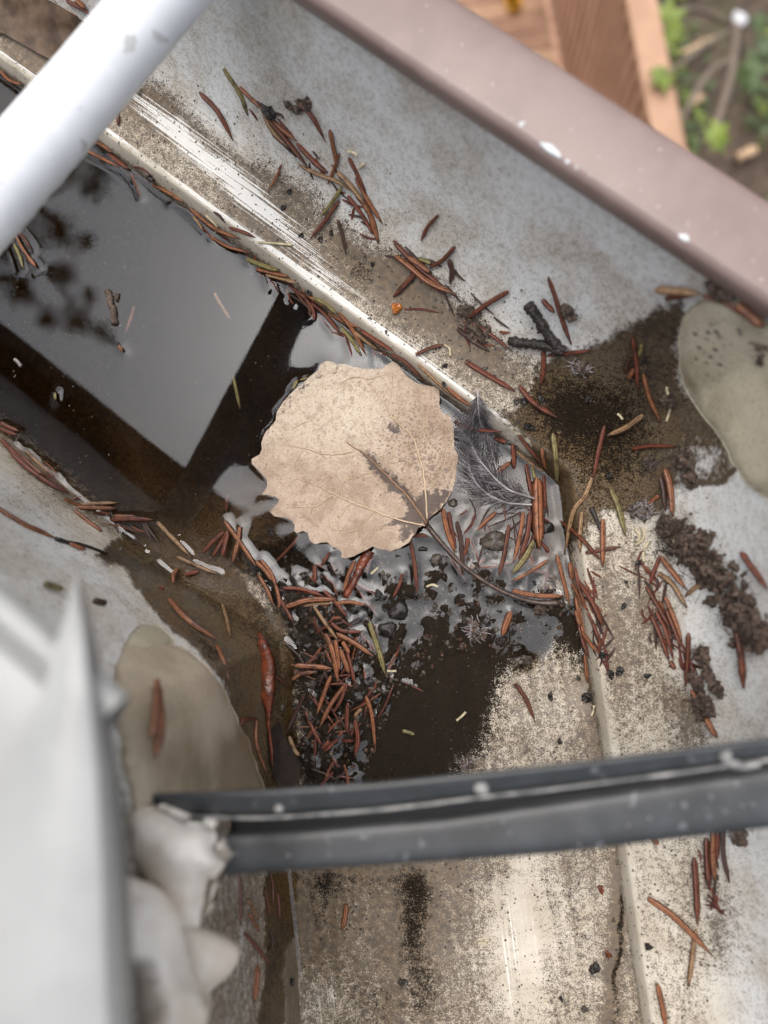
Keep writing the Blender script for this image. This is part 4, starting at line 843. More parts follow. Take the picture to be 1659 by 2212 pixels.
c = s.mix(s.math('MULTIPLY', s.ramp(s.math('SUBTRACT', n2, s.mixf(fr, .66, .46)), 0, .07), .7), c, lin(104, 84, 68))
vs = s.n('TexVoronoi', None, Scale=330.0, Randomness=.8); s.t.links.new(p, vs.inputs['Vector'])
c = s.mix(s.math('MULTIPLY', s.ramp(vs.outputs['Distance'], .34, .16), s.ramp(s.math('ADD', fr, s.math('MULTIPLY', n1, .4)), .78, 1.05, 0, .5)), c, lin(92, 82, 76))
stm = s.ramp(s.math('ADD', st, s.math('MULTIPLY', s.math('ADD', s.math('MULTIPLY', s.math('SUBTRACT', n2, .5), 0.8), s.math('SUBTRACT', n3, .5)), 1.3)), .32, .72)
c = s.mix(s.math('MULTIPLY', stm, .88), c, s.mix(n3, lin(84, 70, 64), lin(56, 48, 46)))
h = s.math('ADD', s.math('MULTIPLY', n2, .5), s.math('ADD', s.ramp(vo.outputs['Distance'], 0, .12, .5, 0), n3))
s.bsdf(c, .62, s.bump(h, .45, .00035)); M['leaf'] = s.m
M['vein'] = mat_simple('leaf_vein', lin(202, 180, 152), lin(186, 162, 134), 300, .55)
M['veindark'] = mat_simple('leaf_midrib', lin(128, 98, 76), lin(150, 116, 88), 300, .5)
nO = len(OU); N0 = len(V3); Vl = np.vstack([V3, V3 - np.array([0, 0, .28])])
Fl = list(LT) + [tuple(j + N0 for j in t[::-1]) for t in LT]
lead = empty('aspen_leaf', V3.mean(0) * np.array([1, 1, 0]), 'large round toothed dry tan leaf floating at the gutter bend', 'leaf')
BL = mk('blade', Vl, Fl, M['leaf'], lead, attrs={'leaf': np.vstack([A_, A_])})
for i, (pts, w0, w1) in enumerate(VEINS):
    q = spline(np.array(pts, float), max(6, len(pts) * 7)); q = q + (np.stack([fbm(q[:, 0] * .05, q[:, 1] * .05 + i, 2, 12), fbm(q[:, 0] * .05 + 30, q[:, 1] * .05 + i, 2, 13)], 1) - .5) * 10
    z = leafz(q[:, 0], q[:, 1]) + (.14 if w0 > .2 else .1)
    P = np.array([unp(*l2d(a), b) for a, b in zip(q, z)])
    v, f = tube(P, np.linspace(w0, w1, len(P)) * .9, 6); mk('midrib' if i == 0 else 'vein', v, f, M['veindark'] if i == 0 else M['vein'], BL)
pp = [unp(*l2d((1262, 1140)), leafz(np.array([1262.]), np.array([1140.]))[0] + .1)] + [surf(u, v_, .7) for u, v_ in [(925,1138),(960,1180),(1010,1230),(1080,1275),(1150,1300),(1208,1306)]]
P = spline(np.array(pp), 36); v, f = tube(P, np.concatenate([np.linspace(.75, .62, 30), np.linspace(.66, .9, 6)]), 8, jit=.06); mk('stalk', v, f, M['petiole'], lead)
FLOAT.append(P[8:, :2])
LEAF2 = np.array([unp(*l2d(p), 1.0)[:2] for p in resample(OUT, 30)])

# ------------------------------------------------------------------ grey down feathers
M['featherd'] = mat_simple('dark_down', lin(96, 93, 97), lin(62, 58, 61), 300, .6)
def feather(name, path, z, wid, label, tuft):
    r2 = random.Random(len(label)); pts = [cpx((1700, 1500), *p, s=2.458) for p in path]
    P = spline(np.array([surf(u, v_, z) for u, v_ in pts]), 60)
    root = empty('feather', P[0], label, 'feather', 'grey down feathers beside the leaf'); LT_ = ([], [])
    v, f = tube(P, np.linspace(.3, .05, 60), 6); mk('quill', v, f, M['quill'], root)
    T, S, U = frames(P); VV = []; FF = []
    for i in range(5, 60):
        for side in (-1, 1):
            for q in range(6):
                L = wid * (0.45 + .55 * math.sin(min(1, i / 14) * 1.57)) * r2.choice([.3, .5, .8, 1.0, 1.3, 1.7]) * (1 - .35 * (i > 50))
                d0 = T[i] * r2.uniform(.7, 1.3) + S[i] * side * r2.uniform(.6, 1.1) + U[i] * r2.uniform(-.05, .3)
                d0 /= np.linalg.norm(d0); b = P[i] + (P[min(i + 1, 59)] - P[i]) * r2.random(); prev = b; cur = []
                bend = T[i] * r2.uniform(-.2, 1.3) + S[i] * r2.uniform(-1.1, 1.1) + U[i] * r2.uniform(0, .5)
                for k in range(5):
                    t = k / 4; c_ = b + d0 * L * t + bend * L * .35 * t * t + U[i] * (-.5 * t * t + .12 * math.sin(t * 9 + q))
                    c_[2] = max(c_[2], .12); cur.append(c_)
                w_ = .06; nx_ = np.cross(d0, [0, 0, 1.]); nx_ /= np.linalg.norm(nx_) + 1e-9; o = len(VV)
                for k, c_ in enumerate(cur):
                    VV += [c_ - nx_ * w_ * (1 - .6 * k / 4), c_ + nx_ * w_ * (1 - .6 * k / 4), c_ + np.array([0, 0, w_])]
                for k in range(4):
                    a = o + k * 3; FF += [(a, a + 1, a + 4, a + 3), (a + 1, a + 2, a + 5, a + 4), (a + 2, a, a + 3, a + 5)]
    FF = np.array(FF); h_ = (np.arange(len(FF)) // 12) % 4 == 0; VV = np.array(VV)
    mk('barbs', VV, FF[~h_], M['featherd'], root, kind='stuff', smooth=False); mk('pale_barbs', VV, FF[h_], M['feather'], root, kind='stuff', smooth=False)
feather('feather', [(415,60),(430,200),(470,350),(540,460),(592,565)], 1.6, 4.6, 'small grey down feather resting on the riser beside the leaf', 0)
feather('feather', [(985,1160),(850,1155),(700,1140),(560,1090),(460,1020),(380,930),(330,800),(310,640),(320,480),(310,380)], 1.0, 3.7, 'long dark grey feather curling beside the leaf, lower of two pale quills', 1)
feather('feather', [(985,1110),(860,1070),(720,1020),(600,930),(500,820),(420,720),(360,600),(300,500),(235,435)], 1.9, 3.7, 'long dark grey feather curling beside the leaf, upper of two pale quills', 2)

# ------------------------------------------------------------------ twigs, bark, seeds, crumbs, pebbles
def rod(name, pix, r, mat, label, cat, lift=None, jit=.18, n=22, group=None, taper=1.0):
    P = spline(np.array([surf(u, v_, r * .8 if lift is None else lift) for u, v_ in pix]), n)
    v, f = tube(P, r * np.linspace(1, taper, n), 9, jit=jit); return mk(name, v, f, mat, None, label, cat, group)
D = lambda c, *pts: [cpx(c, *p) for p in pts]
tw = empty('charred_twig', surf(*cpx(C21, 340, 600), 0), 'black charred forked twig lying on the ledge', 'twig')
for pts in (D(C21, (110,295),(150,345),(200,420),(260,520),(345,605)), D(C21, (-10,545),(80,556),(150,560),(240,575),(345,608))):
    P = spline(np.array([surf(u, v_, 1.1) for u, v_ in pts]), 26); v, f = tube(P, 1.25 * np.array([rnd.uniform(.85, 1.2) for _ in P]), 10, jit=.2); mk('branch', v, f, M['char'], tw)
rod('twig', D(C02, (355,182),(430,205),(500,215),(600,245),(690,280)), .55, M['char'], 'thin dark twig at the stain edge on the back wall', 'twig', taper=.5)
rod('twig', D(C22, (515,-30),(545,40),(575,110),(590,150)), .6, M['char'], 'short black twig crossing the right ledge by the corner', 'twig', taper=.7)
rod('stick', D(C12, (740,250),(690,330),(650,420),(580,555)), 1.7, M['bark'], 'brown half sunken stick under the lower tip of the leaf', 'stick', lift=-.2, taper=.6)
# bark shard: a curved flake
bp_ = D(C12, (5,800),(25,880),(45,960),(50,1060),(45,1180),(52,1290),(55,1400),(70,1520),(78,1650)); P = spline(np.array([surf(u, v_, 1.2) for u, v_ in bp_]), 40)
wd = np.interp(np.linspace(0, 1, 40), [0, .12, .3, .5, .58, .64, 1], [.6, 1.5, 2.3, 2.2, 1.3, .7, .35])
prof = np.array([(1, 0), (.6, .38), (0, .5), (-.6, .38), (-1, 0), (-.6, .1), (0, .2), (.6, .1)]); v, f = tube(P, wd, prof=prof, jit=.1)
mk('bark_flake', v, f, M['bark'], None, 'long glossy red brown bark flake at the left of the muddy heap', 'bark')
rod('spruce_bud', D(C01, (700,225),(715,290),(730,340),(738,400),(748,440)), .95, M['clump'], 'small scaly catkin floating on the open pool', 'catkin', jit=.35, n=26, lift=.2)
rod('spruce_bud', D(C01, (762,240),(757,262),(750,290)), .6, M['clump'], 'tiny scaly crumb floating beside the catkin', 'catkin', jit=.35, lift=.2)
rod('leaf_sliver', D(C01, (95,670),(118,690),(135,715)), .5, M['quill'], 'pale curled sliver floating on the dark reflection', 'leaf sliver', lift=.15)
thr = [(C00, [(1340,1390),(1410,1460),(1405,1490),(1390,1510)], 'pale curved thread at the front water edge'), (C11, [(1220,575),(1255,600),(1262,650)], 'pale curled thread at the end of a needle on the ledge'), (C21, [(685,1020),(700,1030),(720,1055)], 'pale curled crumb in the middle of the wet patch'), (C21, [(1010,845),(1008,865),(1018,890)], 'upper pale sliver right of the wet patch'), (C21, [(1030,985),(1022,1030),(1008,1072)], 'lower pale sliver right of the wet patch'),
 (C22, [(830,90),(858,130),(850,180),(800,215)], 'grey green curled stalk on the right ledge'), (C22, [(800,110),(830,150),(820,190)], 'inner grey green curled stalk on the right ledge'), (C22, [(855,250),(875,215),(892,190)], 'pale husk beside the dark litter clump'), (C22, [(855,260),(853,290),(858,320)], 'short pale green stub below the litter clump'), (C22, [(510,1320),(525,1290),(540,1255)], 'pale green curl at the foot of the right riser'),
 (C12, [(745,400),(770,380),(790,360)], 'tiny pale curl on the mud below the leaf'), (C12, [(1300,1350),(1330,1325),(1360,1295)], 'pale sliver lying on the dark silt'), (C12, [(1110,485),(1140,470),(1180,485)], 'thin white hair on the wet gravel'), (C12, [(850,1028),(880,1032),(915,1030)], 'green grey stub beside the long green needle'), (C10, [(600,975),(640,985),(660,1005)], 'thin pale thread above the needle heap'), (C10, [(670,1090),(690,1070),(710,1055)], 'pale chip above the needle heap'), (C10, [(20,1570),(120,1580),(240,1590)], 'pale shrivelled husk at the end of the scratches'), (C13, [(1440,1130),(1470,1128),(1500,1140)], 'curled brown grey speck on the white worn strip')]
for c, pts, lb in thr: rod('plant_thread', [cpx(c, *p) for p in pts], .32, M['pale'], lb, 'plant thread', jit=.1, n=12, lift=.4, group='pale scraps of plant fibre')
def crumb(c, x, y, r, mat, name, label, cat, group, flat=.7, lift=.3, seed=None):
    u, v_ = cpx(c, x, y); p = surf(u, v_, r * lift); v, f = rock(p, r, flat, seed if seed is not None else int(x + 7 * y), 9, 6, .62)
    return mk(name, v, f, mat, None, label, cat, group, smooth=False)
crumb(C10, 95, 725, 1.9, M['grit'], 'seed', 'shiny black seed on the slope at the head of the needle heap', 'seed', 'seeds', .8)
crumb(C11, 912, 338, 1.4, M['amber'], 'seed', 'amber split seed on the stained ledge', 'seed', 'seeds', .8)
crumb(C00, 985, 1150, 1.4, M['grit'], 'grit_crumb', 'black crumb stuck on the riser below the white tube', 'grit crumb', 'black crumbs')
for i, (c, x, y, r, lb) in enumerate([(C10,220,1240,1.2,'black crumb left of the needle heap'),(C10,180,1345,1.2,'black crumb beside the white scratches'),(C10,295,1525,1.2,'black crumb below the lone reddish needle'),(C10,490,1510,1.2,'round black crumb left of the thin dark needle'),(C10,420,1550,1.0,'black crumb between two crumbs below the green needle'),(C11,755,55,1.2,'dark flat crumb near the crossed heap'),(C11,1222,825,1.2,'shiny black crumb on the rim above the leaf'),(C11,845,492,.9,'grey crumb on the rim mid ledge'),(C11,345,230,1.5,'black lump at the water edge above the leaf'),(C11,1225,710,1.1,'black crumb on the ledge above the rim'),(C11,1485,730,1.1,'grey brown crumb at the ledge edge'),
   (C21,495,930,1.7,'black angular chip in the middle of the wet patch'),(C21,190,935,1.5,'black block beside the long red needle'),(C21,200,962,1.3,'grey brown stone touching the long red needle'),(C21,85,938,1.6,'black pebble at the wet patch edge'),(C21,35,938,1.4,'grey pebble at the wet patch edge'),(C21,635,1425,1.5,'black crumb near the bottom of the wet patch'),(C21,110,1110,2.3,'dark fuzzy lump at the upper pool corner'),(C22,825,328,1.3,'round black crumb below the curled stalks'),(C22,640,1050,2.0,'large black crumb on the right ledge by a scratch'),(C22,700,1030,1.5,'black crumb right of the scratch end'),(C22,880,1060,1.2,'black crumb on the ledge crease'),(C22,490,1205,2.4,'shiny black lump at the foot of the right riser'),(C22,590,925,1.7,'black lump under the needle bundle'),
   (C22,250,1195,1.5,'black crumb on the speckled floor'),(C22,310,1487,1.2,'dark crumb low on the speckled floor'),(C22,75,960,3.0,'dark pebble standing in the small puddle'),(C22,430,1075,1.2,'grey crumb at the floor edge'),(C22,740,455,.9,'black dot high on the right ledge'),(C22,725,610,1.1,'black crumb by the bare white scrape'),(C23,535,1292,2.2,'dark oval pebble on the lower gutter floor'),(C23,577,785,1.5,'red brown chip on the lower gutter floor'),(C23,318,1495,1.1,'black crumb at the lower left of the worn floor'),(C23,885,1155,1.5,'black crumb on the lower right rim'),(C23,470,1560,1.3,'tan chip near the bottom edge'),(C23,620,1205,1.2,'dark red chip right of the oval pebble'),(C23,658,985,1.0,'grey crumb near the floor seam'),
   (C13,950,1385,1.8,'grey brown chip on the lower floor'),(C13,440,765,1.3,'black crumb near the wet left edge'),(C13,225,1385,1.5,'black crumb caught in the foam at lower left'),(C12,95,135,1.7,'black bead floating left of the leaf'),(C12,480,330,.01,''),(C02,1040,495,1.3,'dark red crumb on the brown film'),(C02,775,245,1.0,'grey crumb on the brown film edge'),(C02,725,360,.8,'pale dot on the brown film'),(C22,1110,640,.01,'')]):
    if not lb: continue
    mt = M['grit']
    if 'pale' in lb: mt = M['pale']
    elif 'red' in lb and 'needle' not in lb: mt = M['bark']
    elif 'grey' in lb or 'tan' in lb: mt = M['pebble']
    crumb(c, x, y, r * .62, mt, 'grit_crumb', lb, 'grit crumb', 'loose crumbs in the gutter', seed=i)
for i, (c, x, y, r, lb, fl) in enumerate([(C12,1165,310,3.3,'pale rounded pebble below the leaf base',.6),(C12,1545,190,4.6,'rough grey brown stone in the pool by the stalk',.55),(C12,730,1105,2.4,'long dark pebble in the lower muddy heap',.5),(C12,365,1115,1.7,'small grey pebble at the left of the muddy heap',.7),(C12,165,1265,1.5,'blue grey pebble at the left mud edge',.7),(C12,925,640,4.8,'muddy brown lump in the middle of the wet gravel',.5),(C12,850,760,4.2,'muddy brown lump left below the wet gravel',.45),(C12,660,1200,2.2,'dark oval pebble low in the muddy heap',.5),(C12,330,870,2.0,'round dark pebble in the mud by the needles',.6),(C12,1080,240,1.7,'dark glossy pebble touching the leaf edge',.7),(C11,1275,1600,1.7,'pinkish stone in the water at the right of the leaf',.7),(C22,225,100,3.0,'black wet stone at the right edge of the pool',.6),(C12,795,530,2.0,'dark stone in the wet gravel below the leaf',.6),(C12,735,640,1.5,'brown stone by the tip of an orange needle',.7)]):
    m_ = 'pebble' if ('grey' in lb or 'pale' in lb or 'pinkish' in lb) else 'grit'
    u, v_ = cpx(c, x, y); p = surf(u, v_, 0.05); q, f = rock(p, r * .62, fl, i + 50, 13, 9, .42); mk('pebble', q, f, M[m_], None, lb, 'pebble', 'pebbles washed into the corner')
# fine grit, too small to count
VV = []; o = 0; parts = []
GR = random.Random(3)
for k in range(2600):
    if k < 1900:
        u = GR.uniform(600, 1260); v_ = GR.uniform(1190, 1720)
        if not inside(np.array([u]), np.array([v_]), MOUND)[0]: continue
        r = GR.choice([.25, .3, .35, .45, .6, .8]) * GR.uniform(.8, 1.2)
    elif k < 2300: u = GR.uniform(640, 1340); v_ = GR.uniform(1380, 2200); r = GR.uniform(.12, .3)
    else:
        t = GR.random(); u = 250 + 900 * t + GR.uniform(-60, 120); v_ = 300 + 650 * t * .85 + GR.uniform(-160, 40); r = GR.uniform(.12, .3)
    p, _n2 = hit(u, v_)
    parts.append(rock(p + _n2 * r * .3, r, .7, k, 6, 4, .4))
third = len(parts) // 3
M['grit2'] = mat_simple('brown_grit', lin(78, 54, 36), lin(42, 34, 28), 1500, .3, .5)
for i, mt in enumerate(('grit', 'pebble', 'grit2')):
    v, f = join(parts[i::3]); mk('grit', v, f, M[mt], None, ['fine black roofing grit washed over the gutter floor', 'fine grey gravel in the muddy corner', 'fine rusty gravel in the muddy corner'][i], 'grit', None, 'stuff', smooth=False)
# ------------------------------------------------------------------ clumps of decayed litter
def clump(name, path, w, n, label, seed, fib=1.0):
    q = random.Random(seed); P = spline(np.array([surf(u, v_, .2) for u, v_ in path]), 40); parts = []; nrm = hit(*path[len(path) // 2])[1]
    T, S, U = frames(P)
    for k in range(n):
        i = q.randrange(40); ww = w * math.sin(math.pi * (.12 + .76 * i / 39)) ** .5; a = q.gauss(0, .45) * ww; h = q.random() ** 1.5 * ww * .45 * max(0, 1 - abs(a) / ww)
        c_ = P[i] + np.cross(nrm, T[i]) * a + nrm * h; parts.append(rock(c_, q.uniform(.35, 1.25), q.uniform(.5, 1), seed * 1000 + k, 7, 5, .6))
    root = empty(name, P[20], label, 'litter'); v, f = join(parts); mk('crumbs', v, f, M['clump'], root, kind='stuff', smooth=False)
    parts = []
    for k in range(int(n * fib)):
        i = q.randrange(40); c_ = P[i] + np.cross(nrm, T[i]) * q.gauss(0, .5) * w + nrm * q.uniform(.1, w * .4)
        d = np.array([q.gauss(0, 1) for _ in range(3)]); d -= nrm * min(0, d @ nrm); d /= np.linalg.norm(d); L = q.uniform(.4, 1.0) * min(w, 2.6)
        parts.append(tube(spline([c_, c_ + d * L * .5 + nrm * .3, c_ + d * L + np.array([q.gauss(0, .6) for _ in range(3)])], 5), q.uniform(.04, .09), 4))
    v, f = join(parts); mk('fibres', v, f, M['petiole'] if seed % 2 else M['feather'], root, kind='stuff')
clump('litter_clump', D(C22, (1000,60),(1080,170),(1200,250),(1330,380),(1440,560),(1560,720),(1640,860)), 6.2, 520, 'long dark fuzzy clump of decayed litter on the right slope', 11, 1.1)
clump('litter_crumb', D(C22, (1215,900),(1240,940),(1270,980)), 2.0, 40, 'small dark fluffy crumb on the right slope above the tailed scrap', 13, 1.5)
clump('litter_crumb', D(C22, (1260,1020),(1290,1080),(1340,1140),(1360,1185)), 1.3, 36, 'thin tailed dark scrap on the right slope', 15, .8)
clump('litter_crumb', D(C22, (1205,1200),(1240,1250),(1290,1300)), 2.2, 60, 'dark hairy scrap just above the strap at right', 17, 1.5)
clump('litter_crumb', D(C22, (1180,1040),(1200,1090),(1220,1130)), 1.4, 30, 'black wet crumb on the right slope crease', 19, .6)
clump('litter_crumb', D(C21, (1090,1260),(1130,1310),(1160,1370)), 2.4, 60, 'dark hairy crumb at the right of the wet patch', 21, 1.3)
clump('litter_crumb', D(C21, (880,1330),(905,1340),(935,1345)), 1.6, 30, 'small dark crumb inside the wet patch near an orange needle', 23, 1.0)
clump('litter_crumb', D(C21, (1000,920),(1020,930),(1050,935)), 1.5, 30, 'small grey fluffy crumb at upper right of the wet patch', 25, 1.4)
clump('litter_crumb', D(C21, (1130,1430),(1170,1440),(1210,1455)), 1.5, 30, 'small purple grey crumb below the dark hairy crumb', 27, 1.0)
clump('litter_crumb', D(C21, (400,715),(450,715),(510,715)), 1.7, 26, 'tuft of pale hairs with a black end under the twig', 28, 2.2)
clump('litter_crumb', D(C21, (340,330),(370,360),(400,390)), 1.2, 26, 'dark crumb behind the crossed red needles', 31, 1.0)
clump('litter_crumb', D(C11, (1330,350),(1370,360),(1410,350)), 1.6, 40, 'dark fuzzy crumb left of the upper ledge needle', 33, 1.3)
clump('litter_crumb', D(C11, (1380,450),(1430,480),(1460,540)), 2.6, 60, 'black wet grime lump under two ledge needles', 35, .3)
clump('litter_crumb', D(C10, (205,670),(250,700),(320,690),(345,650)), 1.0, 30, 'brown curled scrap at the head of the dusty needle', 37, .6)
clump('litter_crumb', D(C12, (1380,760),(1420,770),(1480,790)), 2.6, 30, 'pale hairy tuft on the silt below the leaf stalk', 38, 1.6)
clump('litter_crumb', D(C12, (1340,1630),(1370,1620),(1410,1630)), 1.6, 16, 'pale hairy tuft against the strap', 40, 2.5)
clump('litter_crumb', D(C22, (150,620),(180,640),(200,650)), 1.4, 16, 'purple grey tuft at the tip of the leaf stalk', 41, 2.0)
clump('litter_crumb', D(C21, (1310,200),(1360,210),(1430,230)), 2.4, 40, 'black litter jammed under the brown lip', 43, .7)
clump('litter_crumb', D(C21, (1640,540),(1650,600),(1659,680)), 3.0, 50, 'dark litter at the right picture edge by the beige sealant', 45, .7)
clump('litter_crumb', D(C23, (1440,420),(1465,450),(1490,400)), 2.2, 40, 'black litter by the needles right below the strap', 47, .7)
clump('litter_crumb', D(C21, (780,1640),(850,1660),(900,1640)), 2.2, 50, 'grey fluff at the top of the right ledge', 48, 2.0)
M['oldleaf2'] = mat_simple('black_rotten_leaf', lin(46, 33, 22), lin(32, 23, 16), 400, .85, .6, .0006)
# the sodden brown leaf in the top left corner
Q = resample([(-40,-30),(60,-25),(160,20),(215,60),(215,130),(170,160),(90,120),(20,80),(-40,60)], 8); P2, T2 = cdt(Q, 8, seed=2)
V3 = np.array([surf(u, v_, .8 + 1.8 * fbm(np.array([u * .02]), np.array([v_ * .03]), 2, 4)[0]) for u, v_ in P2]); k = len(V3)
mk('old_leaf', np.vstack([V3, V3 - np.array([0, 0, .3])]), list(T2) + [tuple(j + k for j in t[::-1]) for t in T2], M['oldleaf'], None, 'sodden brown leaf plastered in the top left corner', 'leaf')
Q = resample([(575,1590),(600,1560),(625,1610),(650,1650),(645,1700),(600,1710),(580,1650)], 8); P2, T2 = cdt(Q, 7, seed=3)
V3 = np.array([surf(u, v_, .35) for u, v_ in P2]); k = len(V3)
mk('old_leaf', np.vstack([V3, V3 - np.array([0, 0, .3])]), list(T2) + [tuple(j + k for j in t[::-1]) for t in T2], M['oldleaf2'], None, 'dark rotten leaf piece under the bark flake', 'leaf')
# ------------------------------------------------------------------ the water
ow = np.concatenate([np.arange(-WB - 0.4, -0.1, 0.62), [0.4, 1.0]])
tAw = stations(200, 0.62, 880); tBw = np.arange(0, 118, 0.62)
Xw, Yw, tw_ = sweep(ow, tAw, tBw)
x, y = Xw.ravel(), Yw.ravel(); zf = floor_z(x, y, True)
H_ = np.zeros(x.shape)
dl = segdist(x, y, LEAF2, True); dl = np.where(inside(x, y, LEAF2), 0, dl)
uu, vv = proj(np.stack([x, y, 0 * x], 1))
H_ += 0.5 * np.exp(-dl / 3.6) * (0.3 + 1.0 * blob(uu, vv, 600, 880, 160, 160))
near = np.full(x.shape, 1e9)
for seg in FLOAT:
    c0 = seg.mean(0); m_ = (np.abs(x - c0[0]) < 16) & (np.abs(y - c0[1]) < 16)
    if m_.any(): near[m_] = np.minimum(near[m_], segdist(x[m_], y[m_], seg))
H_ += (0.16 + 0.22 * sstep(1100, 1250, vv)) * np.exp(-(np.maximum(near - .6, 0) / .9))
oB = np.broadcast_to(ow[None, :], Xw.shape).ravel()
H_ += 0.7 * np.exp(-np.abs(oB) / 1.3) + 0.6 * np.exp(-np.abs(oB + WB - 1) / 1.3)
H_ += 0.12 * np.exp(-np.clip(-zf, 0, 9) / .4)
H_ += 0.03 * (fbm(x * .05, y * .05, 2, 77) - .5)
tt = np.broadcast_to(tw_[:, None], Xw.shape).ravel()
H_ -= sstep(86, 112, tt) * 2.5                                   # the sheet dips under the silt where the pool ends
Vt = np.stack([x, y, H_], 1); Vd = np.stack([x, y, 0 * x - 12.8], 1)
nu, nv = Xw.shape; Ft = grid_faces(nu, nv); Fd = grid_faces(nu, nv)[:, ::-1] + nu * nv
idx = np.arange(nu * nv).reshape(nu, nv); rim = np.concatenate([idx[0, :], idx[1:, -1], idx[-1, :-1][::-1], idx[1:-1, 0][::-1]])
Fs = np.stack([rim + nu * nv, np.roll(rim, -1) + nu * nv, np.roll(rim, -1), rim], 1)
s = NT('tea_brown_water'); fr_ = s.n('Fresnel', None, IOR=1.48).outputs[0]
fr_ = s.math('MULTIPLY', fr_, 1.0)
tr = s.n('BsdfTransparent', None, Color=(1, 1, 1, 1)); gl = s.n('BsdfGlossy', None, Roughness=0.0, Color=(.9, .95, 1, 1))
geo = s.n('NewGeometry').outputs['Backfacing']
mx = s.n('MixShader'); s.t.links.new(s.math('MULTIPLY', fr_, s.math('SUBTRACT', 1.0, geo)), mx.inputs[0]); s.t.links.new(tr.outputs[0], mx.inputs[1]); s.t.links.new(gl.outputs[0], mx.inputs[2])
s.t.links.new(mx.outputs[0], s.out.inputs['Surface'])
va = s.n('VolumeAbsorption', None, Color=(.42, .31, .17, 1), Density=230.0); s.t.links.new(va.outputs[0], s.out.inputs['Volume'])
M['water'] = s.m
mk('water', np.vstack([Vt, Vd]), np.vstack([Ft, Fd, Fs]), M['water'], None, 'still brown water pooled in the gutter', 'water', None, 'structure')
# dust on the surface
parts = []
q = random.Random(21)
for k in range(420):
    u, v_ = q.uniform(0, 900), q.uniform(380, 1250); p, _n = hit(u, v_)
    if p[2] > -1.5: continue
    parts.append(rock(unp(u, v_, .06), q.choice([.06, .07, .09, .14]), .5, k, 5, 3, .4))
v, f = join(parts); mk('floating_dust', v, f, M['speck'], None, 'pale dust specks floating on the pool', 'dust', None, 'stuff')

# ------------------------------------------------------------------ the garden below: ground, deck with railing, shrubs
ZG, ZDK, ZRL = -3500.0, -2950.0, -2050.0
s = NT('forest_soil'); p = s.pos(); n1 = s.noise(1.6, 4.0, p, .6); n2 = s.noise(14, 4.0, p, .65); n3 = s.noise(60, 2.0, p)
c = s.mix(s.ramp(n2, .35, .65), lin(92, 78, 66), lin(64, 54, 46)); c = s.mix(s.ramp(n1, .5, .66), c, lin(82, 92, 54)); c = s.mix(s.ramp(n3, .6, .7, 0, .7), c, lin(142, 120, 96))
s.bsdf(c, .9, s.bump(n2, .6, .03)); M['soil'] = s.m
M['decka'] = mat_simple('stained_cedar', lin(158, 122, 96), lin(136, 100, 78), 9, .6, .2, .002, fine=(30, .62, lin(128, 84, 60), .5))
M['deckb'] = mat_simple('stained_cedar_light', lin(176, 142, 112), lin(158, 122, 94), 9, .6, .2, .002, fine=(30, .62, lin(140, 96, 68), .5))
M['rail'] = mat_simple('orange_stain_rail', lin(184, 146, 118), lin(170, 132, 104), 7, .6, .1, .002, fine=(16, .68, lin(150, 118, 96), .6))
M['balus'] = mat_simple('brown_stain_board', lin(204, 166, 140), lin(186, 148, 122), 8, .65, .1, .002)
g = 400000.0; n_ = 41; lin_ = np.sign(np.linspace(-1, 1, n_)) * np.abs(np.linspace(-1, 1, n_)) ** 4 * g
GX, GY = np.meshgrid(lin_, lin_, indexing='ij'); GZ = ZG + (fbm(GX * .0007, GY * .0007, 2, 2) - .5) * 60 * (np.hypot(GX, GY) < 30000)
mk('ground', np.stack([GX, GY, GZ], -1).reshape(-1, 3), grid_faces(n_, n_), M['soil'], None, 'dark soil ground of the garden below', 'ground', None, 'structure')
# railing: rail cap traced at its own height
r0, r1 = unp(1377, -20, ZRL), unp(1432, 262, ZRL); rx = (r0 - r1) / np.linalg.norm(r0 - r1); ry = np.array([-rx[1], rx[0], 0]); up = np.array([0, 0, 1.0])
AX = np.stack([rx, ry, up])
DK = empty('wooden_deck', (r1[0] - 600, r1[1] + 200, ZG), 'orange brown cedar deck with railing below the gutter', 'deck')
wcap = 92.0
rs = r1 - rx * 500; re = r1 + rx * 3600; mid = (rs + re) / 2
v, f = box(mid, np.linalg.norm(re - rs), wcap, 38, AX); RC = mk('rail_cap', v, f, M['rail'], DK, smooth=False)
hb = ZRL - 19 - ZDK + 60
k = 0; sstart = 0.0
while sstart < 4080:
    c_ = rs + rx * (sstart + 30) + ry * (18); c_ = np.array([c_[0], c_[1], (ZRL - 19 + ZDK - 60) / 2]); v, f = box(c_, 40, 30, hb, AX); mk('baluster', v, f, M['balus'], RC, smooth=False); sstart += 69
v, f = box(np.array([mid[0], mid[1], ZDK - 90]) + ry * 40, 4100, 38, 140, AX); mk('rim_joist', v, f, M['balus'], DK, smooth=False)
for i in range(44):
    c_ = rs + rx * (i * 92 + 45) + ry * (60 + 1500); c_[2] = ZDK - 15; v, f = box(c_, 86, 3000, 30, AX); mk('deck_board', v, f, M['decka'] if (i * 7) % 3 else M['deckb'], DK, smooth=False)
for a, b in ((200, 100), (3800, 100), (200, 2900), (3800, 2900)):
    c_ = rs + rx * a + ry * b; c_[2] = (ZG + ZDK - 160) / 2; v, f = box(c_, 90, 90, ZDK - 160 - ZG + 60, AX); mk('post', v, f, M['balus'], DK, smooth=False)
